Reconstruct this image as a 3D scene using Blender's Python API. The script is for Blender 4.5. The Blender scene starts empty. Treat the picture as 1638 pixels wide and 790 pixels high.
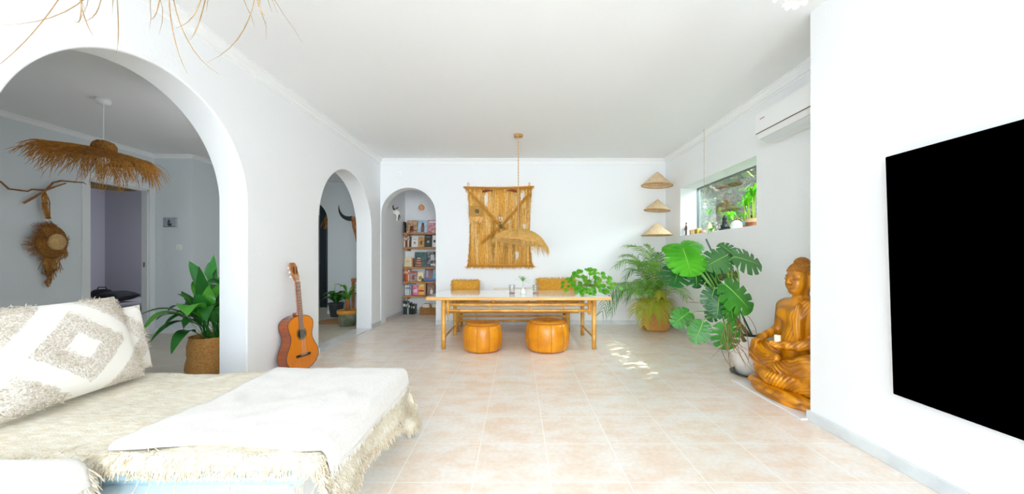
import bpy, math, random
import numpy as np
from mathutils import Vector, Matrix, Euler
PI = math.pi
R = math.radians
S = bpy.context.scene
COL = S.collection
FW, FH, FPX = 1638, 790, 594.0

# ---------------------------------------------------------------- camera
cd = bpy.data.cameras.new('camera')
cam = bpy.data.objects.new('camera', cd); COL.objects.link(cam)
cam.location = (0, 0, 1.1); cam.rotation_euler = (R(90), 0, 0)
cd.sensor_fit = 'HORIZONTAL'; cd.sensor_width = 36; cd.lens = FPX/FW*36
cd.shift_x = -9.0/FW; cd.shift_y = 19.0/FW; cd.clip_start = 0.02
S.camera = cam
S.view_settings.view_transform = 'Standard'; S.view_settings.look = 'None'
S.view_settings.gamma = 1.0; S.view_settings.use_curve_mapping = False
S.view_settings.exposure = 0.82
S.cycles.max_bounces = 14; S.cycles.diffuse_bounces = 10; S.cycles.transparent_max_bounces = 24
S.cycles.use_denoising = True

# ---------------------------------------------------------------- daylight and added fill lights
W = bpy.data.worlds.new('daylight'); S.world = W; W.use_nodes = True
wn = W.node_tree; bg = wn.nodes['Background']
sky = wn.nodes.new('ShaderNodeTexSky')
try:
    sky.sky_type = 'NISHITA'; sky.sun_disc = False; sky.sun_elevation = R(48); sky.sun_rotation = R(70); sky.air_density = 1.2
except Exception: pass
wn.links.new(sky.outputs[0], bg.inputs[0]); bg.inputs[1].default_value = 0.30

def area(name, loc, direction, sx, sy, power, color=(1, 1, 1), spread=180):
    l = bpy.data.lights.new(name, 'AREA'); l.shape = 'RECTANGLE'; l.size = sx; l.size_y = sy
    l.energy = power; l.color = color; l.spread = R(spread)
    o = bpy.data.objects.new(name, l); COL.objects.link(o); o.location = loc
    o.rotation_euler = Vector(direction).to_track_quat('-Z', 'Y').to_euler()
    return o
# opening behind the camera first, then unseen fill panels added to brighten the rooms
area('terrace_door_daylight', (-0.1, -4.85, 1.35), (0, 1, 0.03), 3.8, 2.4, 34, (0.82, 0.92, 1.0), 95)
area('rear_right_fill', (1.96, -3.2, 1.4), (-1, 0.95, 0.1), 2.6, 2.0, 168, (0.82, 0.91, 1.0))  # added panel against the solid right wall, brightens the left wall
area('rear_left_fill', (-2.25, -2.8, 1.4), (1, 0.6, 0.1), 2.4, 2.0, 105, (0.80, 0.91, 1.0))  # added panel against the solid left wall, bounces off the television wall
area('garden_fill', (3.35, 4.1, 2.95), (-1, 0.05, -0.62), 1.6, 1.3, 200, (0.82, 0.92, 1.0))  # added panel outside the window, above its view, boosts the incoming light
area('side_room_fill', (-4.0, -0.85, 1.5), (0, 1, 0), 1.6, 1.4, 2, (0.86, 0.94, 1.0))  # added panel at the unseen rear opening, lifts the side room
area('hall_fill', (-2.60, 3.75, 1.6), (-1, 0.9, 0), 0.7, 1.1, 8, (0.9, 0.95, 1.0))  # added panel hidden behind the wall between the arches, brightens the hall
area('far_hall_fill', (-3.24, 8.0, 1.7), (-1, 0.25, 0), 0.6, 1.2, 2.5, (0.85, 0.93, 1.0))  # added hidden panel that brightens the far hall door
area('bedroom_fill', (-5.62, 6.2, 1.5), (-1, 0.15, -0.35), 0.5, 0.7, 5, (0.92, 0.92, 1.0))  # added panel hidden beside the doorway, brightens the bedroom
sl = bpy.data.lights.new('sun', 'SUN'); sl.energy = 9.0; sl.angle = R(0.6); sl.color = (1, 0.95, 0.86)
sun = bpy.data.objects.new('sun', sl); COL.objects.link(sun)
sun.rotation_euler = Vector((-1.4, -0.5, -1.8)).to_track_quat('-Z', 'Y').to_euler()

# ---------------------------------------------------------------- materials
def srgb(c):
    if isinstance(c, str):
        c = tuple(int(c[i:i+2], 16)/255 for i in (0, 2, 4))
    return tuple((x/12.92 if x <= 0.04045 else ((x+0.055)/1.055)**2.4) for x in c)
MATS = {}
def pmat(name, c1, c2=None, scale=8, rough=0.6, bump=0, bscale=60, metal=0, coat=0, spec=0.5,
         stretch=(1, 1, 1), wave=None, sheen=0, trans=0, emit=0, detail=4, contrast=(0.35, 0.65), alpha=1):
    if name in MATS: return MATS[name]
    m = bpy.data.materials.new(name); m.use_nodes = True; MATS[name] = m
    nt = m.node_tree; b = nt.nodes['Principled BSDF']; N = nt.nodes.new; L = nt.links.new
    c1 = srgb(c1); b.inputs['Base Color'].default_value = (*c1, 1)
    b.inputs['Roughness'].default_value = rough; b.inputs['Metallic'].default_value = metal
    b.inputs['Specular IOR Level'].default_value = spec
    b.inputs['Coat Weight'].default_value = coat; b.inputs['Coat Roughness'].default_value = 0.12
    b.inputs['Sheen Weight'].default_value = sheen
    if emit:
        b.inputs['Emission Color'].default_value = (*c1, 1); b.inputs['Emission Strength'].default_value = emit
    tc = N('ShaderNodeTexCoord'); mp = N('ShaderNodeMapping'); L(tc.outputs['Object'], mp.inputs[0])
    mp.inputs['Scale'].default_value = stretch
    if c2 is not None:
        if wave:
            t = N('ShaderNodeTexWave'); t.inputs['Scale'].default_value = scale
            t.inputs['Distortion'].default_value = wave; t.inputs['Detail'].default_value = 3
        else:
            t = N('ShaderNodeTexNoise'); t.inputs['Scale'].default_value = scale; t.inputs['Detail'].default_value = detail
        L(mp.outputs[0], t.inputs['Vector'])
        cr = N('ShaderNodeValToRGB'); L(t.outputs['Fac'], cr.inputs[0])
        cr.color_ramp.elements[0].position, cr.color_ramp.elements[1].position = contrast
        cr.color_ramp.elements[0].color = (*c1, 1); cr.color_ramp.elements[1].color = (*srgb(c2), 1)
        L(cr.outputs[0], b.inputs['Base Color'])
    if bump:
        t2 = N('ShaderNodeTexNoise'); t2.inputs['Scale'].default_value = bscale; t2.inputs['Detail'].default_value = 3
        L(mp.outputs[0], t2.inputs['Vector'])
        bp = N('ShaderNodeBump'); bp.inputs['Strength'].default_value = min(1, bump); bp.inputs['Distance'].default_value = 0.01
        L(t2.outputs['Fac'], bp.inputs['Height']); L(bp.outputs[0], b.inputs['Normal'])
    if trans:
        out = nt.nodes['Material Output']; tr = N('ShaderNodeBsdfTranslucent'); mx = N('ShaderNodeMixShader')
        mx.inputs[0].default_value = trans
        if c2 is not None: L(cr.outputs[0], tr.inputs[0])
        else: tr.inputs[0].default_value = (*c1, 1)
        L(b.outputs[0], mx.inputs[1]); L(tr.outputs[0], mx.inputs[2]); L(mx.outputs[0], out.inputs[0])
    return m
def glassmat(name, tint=(1, 1, 1), refl=0.08, rough=0.02):
    if name in MATS: return MATS[name]
    m = bpy.data.materials.new(name); m.use_nodes = True; MATS[name] = m
    nt = m.node_tree; nt.nodes.remove(nt.nodes['Principled BSDF']); N = nt.nodes.new; L = nt.links.new
    t = N('ShaderNodeBsdfTransparent'); t.inputs[0].default_value = (*tint, 1)
    g = N('ShaderNodeBsdfGlossy'); g.inputs['Roughness'].default_value = rough
    lw = N('ShaderNodeLayerWeight'); lw.inputs[0].default_value = 0.3
    mr = N('ShaderNodeMapRange'); mr.inputs[3].default_value = refl; mr.inputs[4].default_value = 0.7
    L(lw.outputs['Facing'], mr.inputs[0])
    mx = N('ShaderNodeMixShader'); L(mr.outputs[0], mx.inputs[0]); L(t.outputs[0], mx.inputs[1]); L(g.outputs[0], mx.inputs[2])
    L(mx.outputs[0], nt.nodes['Material Output'].inputs[0])
    return m

# ---------------------------------------------------------------- mesh building
class MB:
    def __init__(s): s.v = []; s.f = []; s.m = []
    def add(s, verts, faces, mi=0):
        o = len(s.v); s.v.extend(tuple(p) for p in verts)
        for f in faces: s.f.append(tuple(i+o for i in f)); s.m.append(mi)
        return s
    def box(s, x0, x1, y0, y1, z0, z1, mi=0, M=None):
        v = [(x, y, z) for z in (z0, z1) for x, y in ((x0, y0), (x1, y0), (x1, y1), (x0, y1))]
        if M is not None: v = [M @ Vector(p) for p in v]
        return s.add(v, [(3, 2, 1, 0), (4, 5, 6, 7), (0, 1, 5, 4), (1, 2, 6, 5), (2, 3, 7, 6), (3, 0, 4, 7)], mi)
    def rbox(s, x0, x1, y0, y1, z0, z1, r=0.004, mi=0, M=None):
        # box with chamfered edges
        cx, cy, cz = (x0+x1)/2, (y0+y1)/2, (z0+z1)/2
        hx, hy, hz = (x1-x0)/2, (y1-y0)/2, (z1-z0)/2; r = min(r, hx*.9, hy*.9, hz*.9)
        idx = {}; V = []
        for a in (-1, 1):
            for b in (-1, 1):
                for c in (-1, 1):
                    for k in range(3):
                        p = [a*hx, b*hy, c*hz]
                        for j in range(3):
                            if j != k: p[j] -= (a, b, c)[j]*r
                        idx[a, b, c, k] = len(V); V.append((cx+p[0], cy+p[1], cz+p[2]))
        F = []
        for k in range(3):
            i, j = [(1, 2), (2, 0), (0, 1)][k]
            for sgn in (-1, 1):
                q = []
                for (u, w) in ((-1, -1), (1, -1), (1, 1), (-1, 1)):
                    t = [0, 0, 0]; t[k] = sgn; t[i] = u; t[j] = w; q.append(idx[t[0], t[1], t[2], k])
                F.append(q if sgn > 0 else q[::-1])
        for k in range(3):
            i, j = [(1, 2), (2, 0), (0, 1)][k]
            for u in (-1, 1):
                for w in (-1, 1):
                    t0 = [0, 0, 0]; t0[k] = -1; t0[i] = u; t0[j] = w; t1 = list(t0); t1[k] = 1
                    q = [idx[(*t0, i)], idx[(*t1, i)], idx[(*t1, j)], idx[(*t0, j)]]
                    F.append(q if u*w < 0 else q[::-1])
        for a in (-1, 1):
            for b in (-1, 1):
                for c in (-1, 1):
                    q = [idx[a, b, c, 0], idx[a, b, c, 1], idx[a, b, c, 2]]
                    F.append(q if a*b*c > 0 else q[::-1])
        if M is not None: V = [M @ Vector(p) for p in V]
        return s.add(V, F, mi)
    def tube(s, pts, rad, n=8, mi=0, cap=True):
        pts = [Vector(p) for p in pts]; m = len(pts)
        if not hasattr(rad, '__len__'): rad = [rad]*m
        V = []; up = None
        for i, p in enumerate(pts):
            t = (pts[min(i+1, m-1)]-pts[max(i-1, 0)])
            t = t.normalized() if t.length > 1e-9 else Vector((0, 0, 1))
            if up is None:
                up = t.cross(Vector((0, 0, 1)) if abs(t.z) < .9 else Vector((1, 0, 0))).normalized()
            else:
                up = (up - t*up.dot(t)); up = up.normalized() if up.length > 1e-6 else t.orthogonal().normalized()
            w = t.cross(up)
            for k in range(n):
                a = 2*PI*k/n; V.append(p + (up*math.cos(a)+w*math.sin(a))*rad[i])
        F = [(i*n+k, i*n+(k+1) % n, (i+1)*n+(k+1) % n, (i+1)*n+k) for i in range(m-1) for k in range(n)]
        if cap and n > 3: F += [tuple(range(n))[::-1], tuple((m-1)*n+k for k in range(n))]
        return s.add(V, F, mi)
    def lathe(s, prof, n=32, center=(0, 0, 0), mi=0, M=None, mod=None):
        V = []
        for (r, z) in prof:
            for k in range(n):
                a = 2*PI*k/n; rr = r*(mod(a, z) if mod else 1)
                V.append((center[0]+rr*math.cos(a), center[1]+rr*math.sin(a), center[2]+z))
        m = len(prof)
        F = [(i*n+k, i*n+(k+1) % n, (i+1)*n+(k+1) % n, (i+1)*n+k) for i in range(m-1) for k in range(n)]
        if prof[0][0] > 1e-4: F.append(tuple(range(n))[::-1])
        if prof[-1][0] > 1e-4: F.append(tuple((m-1)*n+k for k in range(n)))
        if M is not None: V = [M @ Vector(p) for p in V]
        return s.add(V, F, mi)
    def lathe_open(s, prof, n=32, center=(0, 0, 0), mi=0, M=None, mod=None):
        k0 = len(s.f); s.lathe(prof, n, center, mi, M, mod)
        keep = [i for i in range(k0, len(s.f)) if len(s.f[i]) == 4]
        s.f = s.f[:k0]+[s.f[i] for i in keep]; s.m = s.m[:k0]+[mi]*len(keep)
        return s
    def ball(s, c, r, n=12, mi=0, M=None):
        if not hasattr(r, '__len__'): r = (r, r, r)
        V = []; F = []; h = n//2
        for i in range(h+1):
            p = PI*i/h
            for k in range(n):
                a = 2*PI*k/n; V.append((c[0]+r[0]*math.sin(p)*math.cos(a), c[1]+r[1]*math.sin(p)*math.sin(a), c[2]-r[2]*math.cos(p)))
        for i in range(h):
            for k in range(n): F.append((i*n+k, i*n+(k+1) % n, (i+1)*n+(k+1) % n, (i+1)*n+k))
        if M is not None: V = [M @ Vector(p) for p in V]
        return s.add(V, F, mi)
    def grid(s, fn, nu, nv, mi=0, close=False):
        V = [fn(i/nu, j/nv) for i in range(nu+1) for j in range(nv+1)]
        F = [(i*(nv+1)+j, (i+1)*(nv+1)+j, (i+1)*(nv+1)+j+1, i*(nv+1)+j+1) for i in range(nu) for j in range(nv)]
        return s.add(V, F, mi)
    def ribbon(s, pts, widths, side=None, fold=0.0, mi=0, nrm=None):
        # leaf blade along pts; fold lifts both edges (V section)
        pts = [Vector(p) for p in pts]; m = len(pts); V = []
        for i, p in enumerate(pts):
            t = (pts[min(i+1, m-1)]-pts[max(i-1, 0)]).normalized()
            sd = Vector(side) if side is not None else t.cross(Vector((0, 0, 1)))
            sd = sd - t*sd.dot(t)
            sd = sd.normalized() if sd.length > 1e-5 else t.orthogonal().normalized()
            nn = sd.cross(t); w = widths[i]/2
            V += [p-sd*w+nn*fold*w, p, p+sd*w+nn*fold*w]
        F = []
        for i in range(m-1):
            a = i*3; F += [(a, a+1, a+4, a+3), (a+1, a+2, a+5, a+4)]
        return s.add(V, F, mi)
    def build(s, name, mat, parent=None, smooth=False, world=False, kind=None, sub=0, thick=0):
        off = Vector((0, 0, 0))
        if world and parent is not None:
            q = parent
            while q is not None: off += q.location; q = q.parent
        me = bpy.data.meshes.new(name)
        me.from_pydata([Vector(v)-off for v in s.v], [], s.f)
        mats = mat if isinstance(mat, (list, tuple)) else [mat]
        for m in mats: me.materials.append(m)
        if len(mats) > 1: me.polygons.foreach_set('material_index', s.m)
        if smooth: me.polygons.foreach_set('use_smooth', [True]*len(s.f))
        me.update()
        o = bpy.data.objects.new(name, me); COL.objects.link(o)
        if parent is not None: o.parent = parent
        if kind: o['kind'] = kind
        if smooth == 'auto' or smooth is True:
            pass
        if thick:
            md = o.modifiers.new('thickness', 'SOLIDIFY'); md.thickness = thick; md.offset = 0
        if sub:
            md = o.modifiers.new('smooth', 'SUBSURF'); md.levels = sub; md.render_levels = sub
        return o
def autosmooth(o, ang=35):
    # flat shading across sharp edges
    me = o.data
    import bmesh
    bm = bmesh.new(); bm.from_mesh(me)
    bmesh.ops.recalc_face_normals(bm, faces=bm.faces)
    for e in bm.edges:
        if len(e.link_faces) == 2: e.smooth = e.calc_face_angle(0) < R(ang)
    for f in bm.faces: f.smooth = True
    bm.to_mesh(me); bm.free(); return o
def tag(o, label, cat, group=None, kind=None):
    o['label'] = label; o['category'] = cat
    if group: o['group'] = group
    if kind: o['kind'] = kind
    return o
def thing(name, label, cat, loc=(0, 0, 0), rot=(0, 0, 0), group=None):
    o = bpy.data.objects.new(name, None); COL.objects.link(o); o.empty_display_size = 0.1
    o.location = loc; o.rotation_euler = rot
    return tag(o, label, cat, group)
def dup(root, loc, rot=None, label=None, scale=None):
    r = root.copy(); COL.objects.link(r); r.location = loc
    if rot is not None: r.rotation_euler = rot
    if scale is not None: r.scale = scale
    if label: r['label'] = label
    for ch in list(root.children):
        c = ch.copy(); COL.objects.link(c); c.parent = r
        for g in list(ch.children):
            d = g.copy(); COL.objects.link(d); d.parent = c
    return r
def struct(name, mb, mat, smooth=False):
    o = mb.build(name, mat, smooth=smooth); o['kind'] = 'structure'; return o
def at(px, py, Y):            # a point read off the photograph at distance Y into the room
    return Vector(((px-828)*Y/FPX, Y, 1.1-(py-414)*Y/FPX))
def lerp(a, b, t): return a+(b-a)*t
def bez(p0, p1, p2, p3, n):
    p0, p1, p2, p3 = map(Vector, (p0, p1, p2, p3)); out = []
    for i in range(n+1):
        t = i/n; u = 1-t
        out.append(p0*u**3+p1*3*u*u*t+p2*3*u*t*t+p3*t**3)
    return out
def interp(x, xs, ys): return float(np.interp(x, xs, ys))

plaster = pmat('white_plaster', 'f1f3f5', rough=0.75, bump=0.12, bscale=45, spec=0.2)
plaster_grey = pmat('ceiling_paint', 'f0f1f2', rough=0.85, bump=0.08, bscale=30, spec=0.1)
trimwhite = pmat('trim_paint', 'f4f5f6', rough=0.5)
baseb = pmat('baseboard_marble', 'dfe4e6', 'cdd3d6', scale=6, rough=0.25)
marble = pmat('threshold_marble', 'f2f2f0', 'e2e3e3', scale=5, rough=0.15)
straw = pmat('straw', 'd9a85a', 'b98033', scale=25, rough=0.8)
straw_dark = pmat('dark_raffia', 'c08a3e', '8f5c20', scale=25, rough=0.8, trans=0.15)
bamboo = pmat('bamboo', 'e2aa4e', 'c98a30', scale=6, rough=0.35, coat=0.3)
white_fabric = pmat('white_fabric', 'e3dfda', 'dad6cf', scale=90, rough=0.9, bump=0.35, bscale=350, sheen=0.3)
cream_shag = pmat('cream_shag', 'f0e4cd', 'dfcdae', scale=45, rough=0.95, bump=1.0, bscale=120, sheen=0.2)
# ================================================================ THE SETTING
XL, XR, YB, ZC = -2.30, 2.48, 6.22, 2.77      # left wall, right wall, back wall, ceiling
XO = -2.54                                     # far face of the left wall
def tile_mat(name, c1, c2, c3, mortar, rough):
    m = bpy.data.materials.new(name); m.use_nodes = True; nt = m.node_tree; N = nt.nodes.new; L = nt.links.new
    b = nt.nodes['Principled BSDF']; tc = N('ShaderNodeTexCoord'); mp = N('ShaderNodeMapping')
    L(tc.outputs['Object'], mp.inputs[0]); mp.inputs['Location'].default_value = (0.166*-1+0.0025, -1.83+0.0025, 0)
    br = N('ShaderNodeTexBrick'); L(mp.outputs[0], br.inputs['Vector'])
    br.offset = 0; br.offset_frequency = 1; br.squash = 1
    br.inputs['Scale'].default_value = 1; br.inputs['Brick Width'].default_value = 0.384; br.inputs['Row Height'].default_value = 0.3815
    br.inputs['Mortar Size'].default_value = 0.0032; br.inputs['Mortar Smooth'].default_value = 0.1; br.inputs['Bias'].default_value = 0
    br.inputs['Color1'].default_value = (0.35, 0.35, 0.35, 1); br.inputs['Color2'].default_value = (0.65, 0.65, 0.65, 1)
    n1 = N('ShaderNodeTexNoise'); n1.inputs['Scale'].default_value = 5.5; n1.inputs['Detail'].default_value = 6; n1.inputs['Roughness'].default_value = .62
    mp2 = N('ShaderNodeMapping'); mp2.inputs['Scale'].default_value = (0.8, 1.3, 1); L(tc.outputs['Object'], mp2.inputs[0]); L(mp2.outputs[0], n1.inputs['Vector'])
    add = N('ShaderNodeMath'); add.operation = 'MULTIPLY_ADD'; L(br.outputs['Color'], add.inputs[0]); add.inputs[1].default_value = 0.25; L(n1.outputs['Fac'], add.inputs[2])
    cr = N('ShaderNodeValToRGB'); L(add.outputs[0], cr.inputs[0]); e = cr.color_ramp.elements
    e[0].position = .50; e[0].color = (*srgb(c1), 1); e[1].position = .80; e[1].color = (*srgb(c3), 1)
    k = e.new(.64); k.color = (*srgb(c2), 1)
    n2 = N('ShaderNodeTexNoise'); n2.inputs['Scale'].default_value = 38; n2.inputs['Detail'].default_value = 5; L(tc.outputs['Object'], n2.inputs['Vector'])
    mr = N('ShaderNodeMapRange'); mr.inputs[1].default_value = .35; mr.inputs[2].default_value = .7; mr.inputs[3].default_value = .95; mr.inputs[4].default_value = 1.04; L(n2.outputs['Fac'], mr.inputs[0])
    mul = N('ShaderNodeMix'); mul.data_type = 'RGBA'; mul.blend_type = 'MULTIPLY'; mul.inputs[0].default_value = 1
    L(cr.outputs[0], mul.inputs[6]); L(mr.outputs[0], mul.inputs[7])
    mx = N('ShaderNodeMix'); mx.data_type = 'RGBA'; L(br.outputs['Fac'], mx.inputs[0]); L(mul.outputs[2], mx.inputs[6]); mx.inputs[7].default_value = (*srgb(mortar), 1)
    L(mx.outputs[2], b.inputs['Base Color'])
    b.inputs['Roughness'].default_value = rough; b.inputs['Specular IOR Level'].default_value = 0.5
    bp = N('ShaderNodeBump'); bp.invert = True; bp.inputs['Strength'].default_value = .35; bp.inputs['Distance'].default_value = .003
    L(br.outputs['Fac'], bp.inputs['Height']); L(bp.outputs[0], b.inputs['Normal'])
    return m
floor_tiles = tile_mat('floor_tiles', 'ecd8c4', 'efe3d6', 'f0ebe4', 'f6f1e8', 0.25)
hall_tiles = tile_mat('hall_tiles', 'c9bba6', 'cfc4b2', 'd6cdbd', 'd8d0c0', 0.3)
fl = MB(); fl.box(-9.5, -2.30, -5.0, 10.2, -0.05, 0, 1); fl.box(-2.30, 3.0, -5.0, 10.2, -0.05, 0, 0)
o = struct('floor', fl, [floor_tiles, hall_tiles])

def arch_wall(name, s0, s1, d0, d1, z1, arches, axis, mat, z0=0):
    """wall in the (s, z) plane between depths d0 and d1, with round-headed openings (centre, radius, springing height)"""
    T = (lambda s, d, z: (d, s, z)) if axis == 'y' else (lambda s, d, z: (s, d, z))
    out = [(s0, z0)]
    for (c, r, zs) in arches:
        n = 64; out.append((c-r, z0))
        out += [(c-r*math.cos(PI*i/n), zs+r*math.sin(PI*i/n)) for i in range(n+1)]; out.append((c+r, z0))
    out += [(s1, z0), (s1, z1), (s0, z1)]
    k = len(out); mb = MB()
    mb.add([T(s, d0, z) for s, z in out]+[T(s, d1, z) for s, z in out], [tuple(range(k)), tuple(range(k, 2*k))[::-1]]+[(i, (i+1) % k, k+(i+1) % k, k+i) for i in range(k)])
    o = struct(name, mb, mat)
    import bmesh
    bm = bmesh.new(); bm.from_mesh(o.data); bmesh.ops.remove_doubles(bm, verts=bm.verts, dist=1e-5)
    bmesh.ops.recalc_face_normals(bm, faces=bm.faces); bm.to_mesh(o.data); bm.free()
    md = o.modifiers.new('soft_plaster_edge', 'BEVEL'); md.width = 0.012; md.segments = 3; md.limit_method = 'ANGLE'; md.angle_limit = R(50); md.harden_normals = False
    return o
arch_wall('wall_left', -5.0, 7.84, XO, XL, 2.80, [(2.38, .775, 1.56), (5.07, .772, 1.525)], 'y', plaster)
arch_wall('wall_back', XL, 3.0, YB, YB+.22, 2.80, [(-1.828, .456, 1.835)], 'x', plaster)
struct('wall_niche_back', MB().box(XL, -1.0, 7.6, 7.84, 0, 2.8), plaster)
struct('wall_niche_right', MB().box(-1.22, -1.0, YB+.22, 7.6, 0, 2.8), plaster)
# right wall with the window recess
wy0, wy1, wz0, wz1 = 3.856, 5.655, 1.445, 2.173
rw = MB()
rw.box(XR, 2.78, 2.53, wy0, 0, 2.8); rw.box(XR, 2.78, wy1, YB, 0, 2.8)
rw.box(XR, 2.78, wy0, wy1, 0, wz0); rw.box(XR, 2.78, wy0, wy1, wz1, 2.8)
struct('wall_right', rw, plaster)
struct('wall_right_front', MB().rbox(1.99, 2.78, -5.0, 2.53, -0.01, 2.8, r=.006), plaster)
rr = MB(); rr.box(-2.54, -2.05, -5.2, -5.0, 0, 2.8); rr.box(1.85, 2.1, -5.2, -5.0, 0, 2.8); rr.box(-2.05, 1.85, -5.2, -5.0, 2.6, 2.8)
struct('wall_rear', rr, plaster)
struct('ceiling', MB().box(XL-.2, 3.0, -5.2, 7.9, ZC, 2.9), plaster_grey)
# side rooms
ZL = 2.64
struct('ceiling_hall', MB().box(-9.5, XO+.02, -2.6, 10.2, ZL, 2.78), plaster_grey)
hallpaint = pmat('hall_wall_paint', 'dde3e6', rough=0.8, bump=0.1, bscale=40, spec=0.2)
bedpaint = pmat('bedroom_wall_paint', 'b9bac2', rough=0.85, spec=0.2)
dy0, dy1, dz = 4.65, 5.40, 2.10
w = MB(); w.box(-5.45, -5.37, -1.2, dy0, 0, ZL); w.box(-5.45, -5.37, dy1, 6.9, 0, ZL); w.box(-5.45, -5.37, dy0, dy1, dz, ZL)
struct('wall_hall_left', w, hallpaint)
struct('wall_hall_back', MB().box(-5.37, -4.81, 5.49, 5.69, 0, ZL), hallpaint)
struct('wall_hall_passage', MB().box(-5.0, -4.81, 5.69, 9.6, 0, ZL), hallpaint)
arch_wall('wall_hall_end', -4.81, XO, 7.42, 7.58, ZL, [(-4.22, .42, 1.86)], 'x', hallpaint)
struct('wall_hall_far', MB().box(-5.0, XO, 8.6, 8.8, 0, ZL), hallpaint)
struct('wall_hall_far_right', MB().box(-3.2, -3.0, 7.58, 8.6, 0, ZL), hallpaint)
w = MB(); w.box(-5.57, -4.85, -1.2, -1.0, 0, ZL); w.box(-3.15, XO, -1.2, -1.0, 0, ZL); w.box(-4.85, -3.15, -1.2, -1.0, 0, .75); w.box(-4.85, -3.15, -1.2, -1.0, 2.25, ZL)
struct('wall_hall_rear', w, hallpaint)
w = MB(); w.box(-7.6, -7.47, 3.4, 6.9, 0, ZL); w.box(-7.6, -5.45, 6.72, 6.9, 0, ZL); w.box(-7.6, -5.45, 3.2, 3.4, 0, ZL)
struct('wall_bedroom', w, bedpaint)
struct('ground_outside', MB().box(2.78, 14, -6, 16, -0.3, -0.1), pmat('garden_soil', '6a5a40', '4c5a30', scale=3, rough=0.95))

# cornices
def cornice(name, p0, p1, inward, z, sc=1.0):
    p0, p1, n = Vector(p0), Vector(p1), Vector(inward)
    prof = [(0, 0), (.062, 0), (.062, -.012), (.050, -.014), (.046, -.022), (.020, -.046), (.016, -.060), (.016, -.072), (.006, -.074), (.006, -.092), (0, -.094)]
    mb = MB(); V = []
    for p in (p0, p1):
        for (a, b) in prof: V.append((p.x+n.x*a*sc, p.y+n.y*a*sc, z+b*sc))
    k = len(prof); mb.add(V, [(i, (i+1) % k, k+(i+1) % k, k+i) for i in range(k)]+[tuple(range(k)), tuple(range(k, 2*k))[::-1]])
    return struct(name, mb, trimwhite)
cornice('trim_1', (XL, -4.9, 0), (XL, YB, 0), (1, 0, 0), ZC)
cornice('trim_2', (XL, YB, 0), (XR, YB, 0), (0, -1, 0), ZC)
cornice('trim_3', (XR, 2.53, 0), (XR, YB, 0), (-1, 0, 0), ZC)
cornice('trim_4', (-5.37, -1, 0), (-5.37, 5.49, 0), (1, 0, 0), ZL, .6)
cornice('trim_5', (-5.37, 5.49, 0), (-4.81, 5.49, 0), (0, -1, 0), ZL, .6)
cornice('trim_6', (-4.81, 5.49, 0), (-4.81, 7.42, 0), (1, 0, 0), ZL, .6)
# baseboards
def bbd(name, x0, x1, y0, y1, mat=baseb, h=.07): return struct(name, MB().rbox(x0, x1, y0, y1, 0.0, h, r=.003), mat)
bbd('baseboard_back', -1.37, XR, YB-.014, YB)
bbd('baseboard_right', XR-.014, XR, 3.42, YB-.014)
bbd('baseboard_right_front', 1.976, 1.99, -4.9, 2.545)
bbd('baseboard_corner', 1.99, 2.1, 2.53, 2.545)
bbd('baseboard_left', XL, XL+.014, 5.842, 7.6, pmat('grey_baseboard', 'c9cdd0', rough=.4))
bbd('baseboard_left_middle', XL, XL+.014, 3.155, 4.298, trimwhite)
bbd('baseboard_niche', XL, -1.22, 7.586, 7.6, MATS['grey_baseboard'])
bbd('baseboard_hall', -5.37, -4.81, 5.476, 5.49, trimwhite)
bbd('baseboard_hall_passage', -4.81, -4.796, 5.49, 7.42, trimwhite)
bbd('baseboard_hall_end', -3.8, XO, 7.406, 7.42, trimwhite)
# marble thresholds
struct('threshold_arch', MB().rbox(XO, XL, 4.30, 5.84, 0, .006, r=.002), marble)
struct('threshold_arch.001', MB().rbox(XO, XL, 1.607, 3.153, 0, .006, r=.002), marble)
struct('statue_slab', MB().rbox(1.93, XR, 2.53, 3.36, 0, .012, r=.003), marble)
# door casing of the bedroom
dc = MB(); cw = .085
dc.rbox(-5.37, -5.345, dy0-cw, dy0, 0, dz+cw, r=.004); dc.rbox(-5.37, -5.345, dy1, dy1+cw-.001, 0, dz+cw, r=.004); dc.rbox(-5.37, -5.345, dy0, dy1, dz, dz+cw, r=.004)
dc.box(-5.45, -5.37, dy1-.02, dy1, 0, dz); dc.box(-5.45, -5.37, dy0, dy0+.02, 0, dz); dc.box(-5.45, -5.37, dy0, dy1, dz-.02, dz)
struct('door_1', dc, pmat('door_paint', 'e8ebec', rough=.4))
lt = MB().rbox(-5.425, -5.395, dy1-.023, dy1-.02, .98, 1.05, r=.001).build('latch_plate', pmat('steel', 'b8babb', rough=.3, metal=1))
lt.parent = bpy.data.objects['door_1']
# far hall door
dd = MB(); dd.rbox(-4.81, -4.79+.0, 8.3, 9.1, .0, 2.05, r=.004)
fd = MB(); fx0, fx1 = -4.805, -4.485
fd.rbox(fx0, fx1, 8.54, 8.6, 0, 2.1, r=.004)
for (za, zb) in ((.15, .95), (1.05, 1.95)): fd.rbox(fx0+.07, fx1-.07, 8.525, 8.54, za, zb, r=.006)
d2 = struct('door_2', fd, pmat('far_door_paint', '8f9aa0', rough=.5))
h = MB().tube([(fx1-.035, 8.54, 1.0), (fx1-.035, 8.49, 1.0), (fx1-.11, 8.485, 1.0)], .009).build('door_handle', MATS['steel'], d2)
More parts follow.
